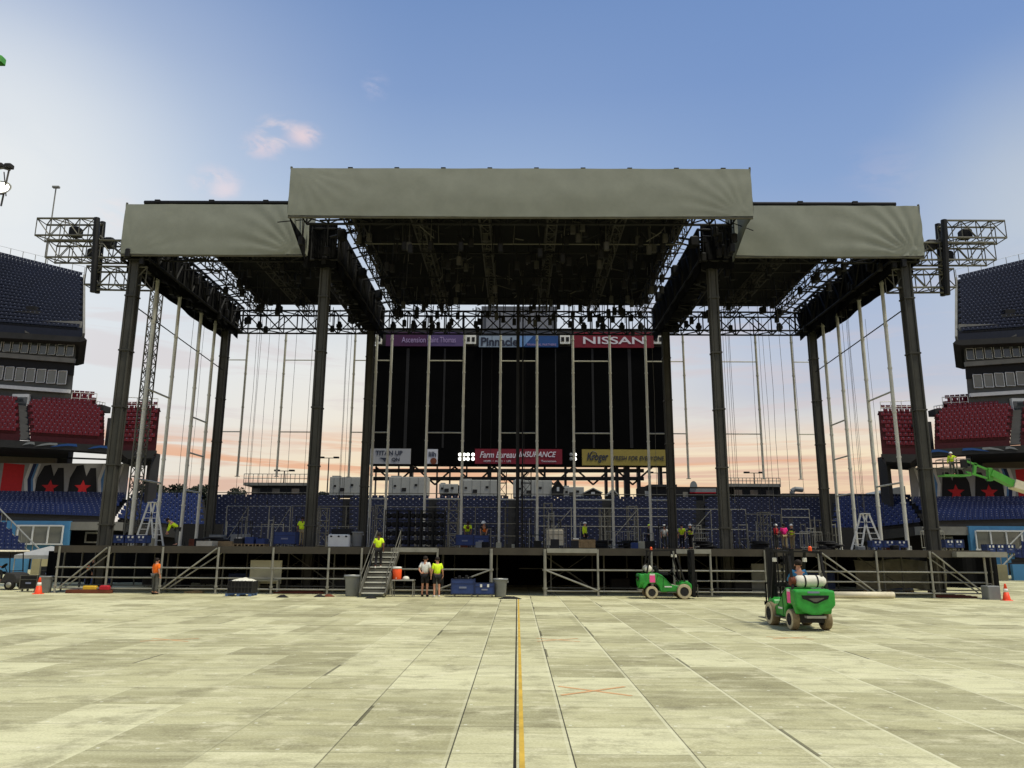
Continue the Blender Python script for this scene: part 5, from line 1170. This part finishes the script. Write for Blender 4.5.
t = thing('sheet_bundle', 'large bundle wrapped in grey plastic under the right end of the deck', 'bundle', (X(900, 40.6), 40.6, 0)); b = MB(); b.grid(lambda a, c: (-2.3+4.6*a, -.1*math.sin(math.pi*c)+.08*noise.noise(V((a*16, c*5, 1))), .2+1.45*c-.06*math.sin(a*9)), 60, 14); b.grid(lambda a, c: (-2.3+4.6*a, .9*c, 1.65-.06*math.sin(a*9)), 60, 4); b.build('wrapping', mat('grey_plastic_wrap', (122, 120, 104), .5, 0, .2, 2, .3), t, True); b = MB()
for x in (-1.8, -.6, .6, 1.8): b.box(x-.08, x+.08, .1, .8, 0, .2)
b.build('bearers', M_wood, t)
# ------------------------------------------------------------------ boom lift (right)
t = thing('boom_lift', 'green and cream boom lift reaching in from the right with railed basket', 'boom lift', (48.5, 57, 0))
Yb = 58.0
A0 = at(978, 464, Yb); A1 = at(1012, 484, Yb); A2 = V((47.5, 57, 3.2)); bk = at(957, 478, Yb)
b = MB(); b.beam(at(990, 473, Yb), A1, .5, .62, (0, 1, 0)); b.build('inner_boom', M_green2, t, world=True)
b = MB(); b.beam(A1, A2, .62, .95, (0, 1, 0)); b.build('outer_boom', M_cream, t, world=True)
b = MB(); b.beam(at(966, 461, Yb), at(991, 471, Yb), .12, .2, (0, 1, 0)); b.beam(at(966, 472, Yb), at(990, 479, Yb), .12, .2, (0, 1, 0)); b.beam(at(989, 468, Yb), at(990, 481, Yb), .3, .35, (0, 1, 0)); b.beam(at(975, 463, Yb), at(974, 474, Yb), .2, .2, (0, 1, 0)); b.build('jib', M_green2, t, world=True)
p0 = at(941, 475, Yb); p1 = at(968, 475, Yb); z0 = p0.z; hh = 1.15; b = MB(); b.box(p0.x, p1.x, Yb-.5, Yb+.5, z0-.1, z0); b.build('basket_floor', M_green2, t, world=True)
b = MB()
for z in (z0+.55, z0+hh): b.path([(p0.x, Yb-.5, z), (p1.x, Yb-.5, z), (p1.x, Yb+.5, z), (p0.x, Yb+.5, z), (p0.x, Yb-.5, z)], .03, 5)
for k in range(5):
    x = p0.x+(p1.x-p0.x)*k/4
    for y in (Yb-.5, Yb+.5): b.bar((x, y, z0), (x, y, z0+hh), .028, 5)
b.build('basket_rail', M_steel_d, t, world=True)
b = MB(); b.cbox(p1.x-.8, p1.x-.3, Yb-.62, Yb-.5, z0+.5, z0+1.1, .03); b.build('control_box', M_rub, t, world=True)
b = MB(); b.cbox(46.2, 50.6, 56, 58, 1.2, 2.6, .1); b.cbox(46.8, 50, 56.1, 57.9, .5, 1.15, .08); b.build('chassis', M_green2, t, world=True)
for x in (47, 49.8):
    for y in (55.85, 58.15): b = MB(); b.lathe([(.3, -.2), (.52, -.2), (.55, -.1), (.55, .1), (.52, .2), (.3, .2)], 18, Matrix.Translation((x, y, .555)) @ Matrix.Rotation(R(90), 4, 'X')); b.build('wheel', M_rub, t, True, world=True)
person('person in yellow hi-vis top and helmet in the green boom lift basket', (at(953, 475, Yb).x, Yb, z0), R(-30), POINT, M_hivis, M_grtr, sleeve=True, hat=M_helw, vest=M_hivis)
# ------------------------------------------------------------------ containers and sheds on top of the end stand
def container(label, u0, u1, v0, v1, Y=99.5, d_=2.4):
    a = at(u0, v1, Y); c = at(u1, v0, Y); w = c.x-a.x; h = c.z-a.z; t = thing('generator_container', label, 'container', ((a.x+c.x)/2, Y, a.z), 0, 'grey-white containers above the end stand')
    b = MB(); b.cbox(-w/2, w/2, 0, d_, 0, h, .05); b.build('container_body', M_boxgrey, t)
    for k in range(int(w/1.1)): b = MB(); x = -w/2+.55+k*1.1; b.box(x-.012, x+.012, -.014, -.002, .1, h-.1); b.build('panel_seam', M_concd, t)
    for (x, z, s_) in ((-w*.1, h*.3, .28), (w*.2, h*.55, .18), (-w*.33, h*.5, .16)):
        b = MB(); b.box(x-s_, x+s_, -.05, -.016, z-s_*.8, z+s_*.8); b.build('vent', M_rub, t)
    b = MB(); b.box(-w*.45, -w*.2, .3, 1.2, h, h+.18); b.build('roof_unit', M_gbin, t)
    b = MB(); b.box(-w/2+.1, w/2-.1, .1, d_-.1, -.25, 0); b.build('skid', M_concd, t)
container('grey-white container with dark vents left of the inner left rear tower', 329, 362, 477, 495)
container('grey-white container right of the inner left rear tower', 388, 428, 477, 495)
container('small low grey container between two larger ones, under the grey sign', 439, 458, 484, 493)
container('long grey-white container under the lit lamps left of centre', 459, 499, 480, 496)
container('grey-white container just right of the centre mast', 513, 552, 480.5, 497)
container('smaller grey cabin between dark shed and small gabled sheds', 563, 584, 487, 497)
def shed(label, u0, u1, v0, v1, m=M_boxgrey, Y=99.0):
    a = at(u0, v1, Y); c = at(u1, v0, Y); w = c.x-a.x; h = c.z-a.z; t = thing('gabled_shed', label, 'shed', ((a.x+c.x)/2, Y, a.z), 0, 'small gabled sheds above the end stand')
    b = MB(); b.prism([(-w*.45, 0), (w*.45, 0), (w*.45, h*.5), (0, h*.92), (-w*.45, h*.5)], 'y', 0, 2.5); b.build('wall', M_concd, t)
    b = MB()
    for s in (-1, 1): b.beam((s*w*.52, 1.2, h*.46), (0, 1.2, h*.97), 2.9, .12, (0, 0, 1))
    b.build('roof', m, t); b = MB(); b.box(-w*.1, w*.1, -.03, 0, h*.3, h*.55); b.build('window', M_white, t)
shed('low pale gable roof right of the small cabin under the yellow sign', 584, 602, 488, 497); shed('narrow pale gabled shed under the middle of the yellow sign', 607, 619, 489, 502); shed('dark gabled shed left of the small cabin', 552, 564, 480, 496, M_concd)
shed('narrow pale gabled hut at right below the scoreboard end', 606.5, 618, 490, 503, Y=98.2) if False else None
# viewing platform left, dark press row right
def platform(label, u0, u1, v0, v1, rail_v, Y=101):
    a = at(u0, v1, Y); c = at(u1, v0, Y); t = thing('viewing_platform', label, 'platform', ((a.x+c.x)/2, Y, a.z), 0, 'dark railed platforms above the end stand'); w = (c.x-a.x)/2; h = c.z-a.z
    b = MB(); b.box(-w*.75, w, 0, 4, 0, h*.8); b.build('cabin', M_rub, t); b = MB(); b.box(-w, w, -.3, 4.2, h*.8, h); b.build('roof_slab', M_conc, t)
    b = MB(); hr = at(u0, rail_v, Y).z-a.z; n_ = 14
    for k in range(n_+1): x = -w+2*w*k/n_; b.bar((x, -.2, h), (x, -.2, hr), .045, 5)
    for z in (hr, (h+hr)/2): b.bar((-w, -.2, z), (w, -.2, z), .045, 5)
    b.build('railing', M_steel, t)
    for k in range(3): b = MB(); x = -w*.6+k*w*.6; b.box(x-.5, x+.5, -.03, -.004, h*.25, h*.6); b.build('window', M_glass, t)
platform('dark platform with thin railing on its roof, left of the inner left front tower', 243, 309, 483, 497, 474)
platform('dark long platform with thin railing right of the inner right front tower', 728, 780, 484, 499, 478)
t = thing('press_row', 'low dark building with small arched sign at right below the scoreboard', 'building', (X(690, 101, 9), 101, Z(499, 101)))
def pr(u0, u1, v0, v1, y0, y1, nm, m): a = at(u0, v1, 101+y0); c = at(u1, v0, 101+y0); b = MB(); b.box(a.x, c.x, 101+y0, 101+y1, a.z, c.z); return b.build(nm, m, t, world=True)
pr(641, 728, 487, 502, 0, 4, 'wall', M_rub); pr(649, 677, 484.5, 487, -.3, 4.2, 'roof_slab', M_concd); pr(690, 716, 488.5, 492, -.2, -.05, 'sign_board', M_gbin); pr(690, 716, 492.3, 493.2, -.2, -.05, 'sign_stripe', M_redsh); pr(645, 650, 491, 496, -.1, -.02, 'window', M_boxgrey); pr(683, 688, 492, 497, -.1, -.02, 'window', M_glassb)
a = at(690, 487, 100.7); c = at(697, 481, 100.7); b = MB(); pts = [(a.x+(c.x-a.x)*.5*(1-math.cos(k*math.pi/8)), a.z+(c.z-a.z)*math.sin(k*math.pi/8)) for k in range(9)]; b.prism(pts, 'y', 100.6, 100.8); b.build('arch_sign', M_gbin, t, world=True)
t = thing('low_building', 'low dark building with pale roof duct beyond the right end of the stand', 'building', (X(850, 108, 7), 108, 0)); a = at(783, 500, 108); c = at(905, 494, 108); b = MB(); b.box(a.x, c.x, 108, 116, 0, c.z); b.build('wall', M_concd, t, world=True); a = at(800, 495, 107); c = at(806, 487.5, 107); b = MB(); b.path([(a.x, 110, a.z-.2), (a.x, 110, c.z-.3), (a.x+.4, 110, c.z), (c.x+.6, 110, c.z-.1)], .35, 10); b.build('roof_duct', M_gbin, t, world=True)
b = MB(); a = at(865, 500, 112); c = at(905, 486, 112); b.prism([(a.x, a.z), (c.x, a.z), (c.x, c.z), (a.x+3, c.z-.6)], 'y', 112, 118); b.build('raised_roof', M_gbin, t, world=True)
# corner wall pieces with the stands' corners
t = thing('corner_stand', 'blue seated corner stand right of the end stand behind the right towers', 'grandstand', (X(870, 92, 6), 90, 0)); bank(t, (X(836, 80, 3), 80, 2), (X(925, 80, 3), 80, 3), (X(922, 96, 8), 96, Z(499, 96)), (X(836, 96, 8), 96, Z(499, 96)), 16, M_seatb, .8, 40)
# lamp posts beyond
def lamp(label, u, v0, Y=125):
    p = at(u, v0, Y); t = thing('lamp_post', label, 'lamp post', (p.x, Y, 0), 0, 'lamp posts beyond the end stand'); b = MB(); b.bar((0, 0, 0), (0, 0, p.z), .14, 8, .09); b.build('post', M_black, t); b = MB(); b.bar((-1.3, 0, p.z), (1.3, 0, p.z), .06, 5); b.build('cross_arm', M_black, t)
    for x in (-1.2, 1.2): b = MB(); b.cbox(x-.45, x+.45, -.25, .25, p.z-.05, p.z+.22, .06); b.build('lamp_head', M_black, t)
lamp('twin-headed lamp post between inner left front tower and its rear tower', 329, 458); lamp('twin-headed lamp post above the left railed platform', 284.5, 471); lamp('twin-headed lamp post just left of inner right rear tower', 658, 473); lamp('twin-headed lamp post above the right railed platform', 754, 473)
b = MB(); p = at(56, 188, 96.5); q0 = at(51, 250, 96.5); b.bar((p.x, 96.5, q0.z-2), p, .09, 6); b.box(p.x-.45, p.x+.45, 96.3, 96.7, p.z, p.z+.25); tag(b.build('roof_mast', M_steel), 'thin pale mast with small head rising behind the left upper deck', 'mast')
# trees
def tree(label, u, vtop, Y, w, seed):
    rnd = random.Random(seed); p = at(u, vtop-5, Y); h = p.z; t = thing('tree', label, 'tree', (p.x, Y, 0), 0, 'trees beyond the corner stands')
    b = MB(); b.bar((0, 0, 0), (0, 0, h*.55), .35, 8, .22); crowns = []
    for k in range(9):
        a = rnd.uniform(0, 6.28); e = V((math.cos(a)*w*.6*rnd.random(), math.sin(a)*w*.5*rnd.random(), h*rnd.uniform(.5, .85))); b.bar((0, 0, h*rnd.uniform(.3, .5)), e, .14, 5, .04); crowns.append((e, w*rnd.uniform(.25, .42)))
    b.build('trunk', M_trunk, t); b = MB()
    for e, r in crowns:
        for k in range(420):
            d = V((rnd.gauss(0, 1), rnd.gauss(0, 1), rnd.gauss(0, 1))).normalized()*r*rnd.random()**.4; c = e+V((d.x, d.y, d.z*.75)); a1 = V((rnd.gauss(0, 1), rnd.gauss(0, 1), rnd.gauss(0, 1))).normalized(); a2 = a1.orthogonal().normalized(); s_ = rnd.uniform(.14, .3); b.add([c-a1*s_, c+a2*s_*.6, c+a1*s_, c-a2*s_*.6], [(0, 1, 2, 3)])
    b.build('crown', M_leafA, t)
for i, (u, v, w, tx) in enumerate(((164, 479, 4, 'dark tree behind the second silver pole pair at left'), (178, 484, 3.5, 'low dark tree between the pole pairs at left'), (190, 483, 4, 'dark tree just left of the outer left rear tower'), (213, 487, 3, 'small dark tree right of the outer left rear tower'), (236, 481, 4.5, 'broad dark tree left of the railed platform'), (318, 489, 3, 'small dark tree left of the first grey container'), (872, 488, 3, 'low dark tree near the right low building'))): tree(tx, u, v, 118+i*1.5, w, i+3)
# ------------------------------------------------------------------ stadium floodlight at the left edge
Yf = 62
t = thing('floodlight', 'lit stadium floodlight on a lattice mast at the far left edge', 'floodlight', (at(-14, 400, Yf).x, Yf, 0)); pm = at(-14, 60, Yf)
b = MB(); truss(b, (pm.x, Yf, 0), (pm.x, Yf, pm.z), .7, .7, .06, 1.2, .03, up=V((0, 1, 0))); b.build('lattice_mast', M_steel_d, t, world=True)
p = at(1, 190, Yf); b = MB(); b.path([at(-14, 170, Yf), at(3, 168, Yf), at(10, 170, Yf)], .1, 6); b.bar(at(9, 170, Yf), at(1, 206, Yf), .08, 6); b.bar(at(4, 172, Yf), at(6, 196, Yf), .05, 5); b.build('bracket', M_steel_d, t, world=True)
q = at(9, 167, Yf); b = MB(); b.cbox(q.x-.3, q.x+.3, Yf-.3, Yf+.3, q.z-.1, q.z+.25, .06); b.cbox(q.x-1.0, q.x-.5, Yf-.3, Yf+.3, q.z+.0, q.z+.3, .06); b.build('lamp_housing', M_concd, t, world=True)
b = MB(); M_ = Matrix.Translation(at(0.5, 190, Yf)) @ Matrix.Rotation(R(60), 4, 'X') @ Matrix.Rotation(R(15), 4, 'Y'); b.lathe([(.3, -.3), (.85, .25), (.9, .3), (.86, .3)], 20, M_); b.build('reflector', M_steel, t, True, world=True)
b = MB(); b.lathe([(.8, .28), (.5, .34), (.02, .36)], 20, M_); b.build('lit_lens', emit('floodlight_lens', (255, 252, 235), 12), t, True, world=True)
q = at(0, 60, Yf); b = MB(); b.bar((pm.x, Yf, q.z), (q.x, Yf, q.z), .08, 6); b.cbox(q.x-.45, q.x+.35, Yf-.4, Yf+.4, q.z-.35, q.z+.3, .1); b.build('upper_lamp_housing', M_green2, t, world=True)
# ------------------------------------------------------------------ world
w = bpy.data.worlds.new('World'); sc.world = w; w.use_nodes = True
nt = w.node_tree; N = nt.nodes; L = nt.links; bg = N['Background']
SUN_EL, SUN_AZ = 66, 112     # azimuth clockwise from +Y
sky = N.new('ShaderNodeTexSky'); sky.sky_type = 'NISHITA'; sky.sun_disc = False; sky.sun_elevation = R(SUN_EL); sky.sun_rotation = R(SUN_AZ)
tc = N.new('ShaderNodeTexCoord'); sp = N.new('ShaderNodeSeparateXYZ'); L.new(tc.outputs['Generated'], sp.inputs[0])
def mth(op, a, b2=None, clamp=False):
    n = N.new('ShaderNodeMath'); n.operation = op; n.use_clamp = clamp
    for i, q in enumerate((a, b2)):
        if q is None: continue
        if isinstance(q, (int, float)): n.inputs[i].default_value = q
        else: L.new(q, n.inputs[i])
    return n.outputs[0]
def rng(v, a, b2, c=0., d_=1., smooth=True):
    n = N.new('ShaderNodeMapRange'); n.interpolation_type = 'SMOOTHSTEP' if smooth else 'LINEAR'
    for i, q in ((1, a), (2, b2), (3, c), (4, d_)): n.inputs[i].default_value = q
    L.new(v, n.inputs[0]); return n.outputs[0]
def mixc(f, a, b2, mode='MIX'):
    n = N.new('ShaderNodeMix'); n.data_type = 'RGBA'; n.blend_type = mode
    if isinstance(f, (int, float)): n.inputs[0].default_value = f
    else: L.new(f, n.inputs[0])
    for i, q in ((6, a), (7, b2)):
        if isinstance(q, tuple): n.inputs[i].default_value = (*q, 1)
        else: L.new(q, n.inputs[i])
    return n.outputs[2]
ramp = N.new('ShaderNodeValToRGB'); L.new(sp.outputs[2], ramp.inputs[0]); cr = ramp.color_ramp
stops = [(0.0, (246, 206, 160)), (.07, (255, 230, 186)), (.115, (253, 232, 198)), (.16, (250, 240, 222)), (.22, (243, 241, 234)), (.30, (218, 226, 235)), (.43, (164, 188, 222)), (.54, (134, 162, 208)), (.66, (112, 144, 196)), (1.0, (84, 118, 180))]
cr.elements[0].position = 0; cr.elements[0].color = (*lin(stops[0][1]), 1); cr.elements[1].position = 1; cr.elements[1].color = (*lin(stops[-1][1]), 1)
for p_, c_ in stops[1:-1]: e = cr.elements.new(p_); e.color = (*lin(c_), 1)
hx = mth('DIVIDE', sp.outputs[0], mth('MAXIMUM', mth('SQRT', mth('ADD', mth('MULTIPLY', sp.outputs[0], sp.outputs[0]), mth('MULTIPLY', sp.outputs[1], sp.outputs[1]))), .01))
col = ramp.outputs[0]
up = rng(sp.outputs[2], .11, .2)
col = mixc(mth('MULTIPLY', mth('MULTIPLY', rng(hx, -.12, -.62), rng(sp.outputs[2], .72, .38)), .78), col, lin((226, 234, 242)))
col = mixc(mth('MULTIPLY', mth('MULTIPLY', rng(hx, -.05, .42), up), .5), col, lin((112, 146, 202)))
def cl(scale, mp_s, detail, rough, loc=(0, 0, 0)):
    mp = N.new('ShaderNodeMapping'); mp.inputs['Scale'].default_value = mp_s; mp.inputs['Location'].default_value = loc; L.new(tc.outputs['Generated'], mp.inputs[0])
    n = N.new('ShaderNodeTexNoise'); n.inputs['Scale'].default_value = scale; n.inputs['Detail'].default_value = detail; n.inputs['Roughness'].default_value = rough; n.inputs['Distortion'].default_value = .6; L.new(mp.outputs[0], n.inputs['Vector']); return n.outputs['Fac']
s1 = cl(2.2, (1, 1, 16), 6, .55); s2 = cl(2.6, (1, 1, 20), 6, .6, (4.1, 2.2, 7)); s3 = cl(4.5, (1, 1, 2.2), 7, .6, (1.3, 0.2, 3.1)); s4 = cl(3, (1, 1, 9), 6, .6, (9, 3, 1))
low = mth('MULTIPLY', rng(sp.outputs[2], .03, .07), rng(sp.outputs[2], .16, .105))
col = mixc(mth('MULTIPLY', mth('MULTIPLY', rng(s1, .46, .6), low), .85), col, lin((226, 182, 160)))
col = mixc(mth('MULTIPLY', mth('MULTIPLY', rng(s2, .5, .62), low), .9), col, lin((240, 180, 140)))
col = mixc(mth('MULTIPLY', mth('MULTIPLY', rng(s4, .5, .64), mth('MULTIPLY', rng(sp.outputs[2], .1, .18), rng(sp.outputs[2], .36, .24))), .45), col, lin((220, 204, 204)))
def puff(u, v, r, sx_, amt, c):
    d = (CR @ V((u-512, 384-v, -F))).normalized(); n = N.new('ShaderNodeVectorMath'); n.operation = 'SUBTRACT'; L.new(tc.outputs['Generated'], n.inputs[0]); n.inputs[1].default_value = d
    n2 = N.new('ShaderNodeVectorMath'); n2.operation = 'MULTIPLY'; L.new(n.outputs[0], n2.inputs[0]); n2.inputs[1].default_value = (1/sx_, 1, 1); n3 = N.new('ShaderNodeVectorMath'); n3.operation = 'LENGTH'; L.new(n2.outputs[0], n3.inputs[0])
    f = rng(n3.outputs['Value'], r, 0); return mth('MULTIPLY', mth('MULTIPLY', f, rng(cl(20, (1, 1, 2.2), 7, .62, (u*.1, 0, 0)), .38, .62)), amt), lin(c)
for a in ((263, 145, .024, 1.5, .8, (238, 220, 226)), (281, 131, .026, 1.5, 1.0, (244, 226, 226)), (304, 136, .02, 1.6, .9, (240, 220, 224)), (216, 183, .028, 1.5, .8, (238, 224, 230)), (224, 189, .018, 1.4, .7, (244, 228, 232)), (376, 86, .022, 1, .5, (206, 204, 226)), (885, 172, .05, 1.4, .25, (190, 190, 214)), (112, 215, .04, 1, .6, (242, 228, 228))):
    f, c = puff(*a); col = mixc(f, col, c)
def edge_glow(u, v, r, amt, c):  # lens glow at the frame edges, mixed into the sky colour
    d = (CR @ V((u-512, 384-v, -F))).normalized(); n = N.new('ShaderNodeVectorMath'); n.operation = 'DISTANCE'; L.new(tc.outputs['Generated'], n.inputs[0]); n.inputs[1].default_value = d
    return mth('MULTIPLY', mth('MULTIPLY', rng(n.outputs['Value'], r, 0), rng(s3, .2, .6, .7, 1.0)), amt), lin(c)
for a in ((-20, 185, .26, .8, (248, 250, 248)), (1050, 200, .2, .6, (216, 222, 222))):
    f, c = edge_glow(*a); col = mixc(f, col, c)
ns = mixc(1.0, sky.outputs[0], (.11, .11, .11), 'MULTIPLY')
col = mixc(.08, col, ns)
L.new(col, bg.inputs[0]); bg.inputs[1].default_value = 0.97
# ------------------------------------------------------------------ light
sd = bpy.data.lights.new('sun', 'SUN'); sd.energy = 3.75; sd.angle = R(9); sd.color = (1.0, .95, .80)
so = bpy.data.objects.new('sun', sd); COL.objects.link(so)
az, el = R(SUN_AZ), R(SUN_EL); dirv = V((math.sin(az)*math.cos(el), math.cos(az)*math.cos(el), math.sin(el)))
so.rotation_euler = (-dirv).to_track_quat('-Z', 'Y').to_euler(); so.location = dirv*80
vs = sc.view_settings; vs.view_transform = 'Standard'; vs.look = 'None'; vs.exposure = 0; vs.gamma = 1; vs.use_curve_mapping = False
sc.cycles.max_bounces = 6
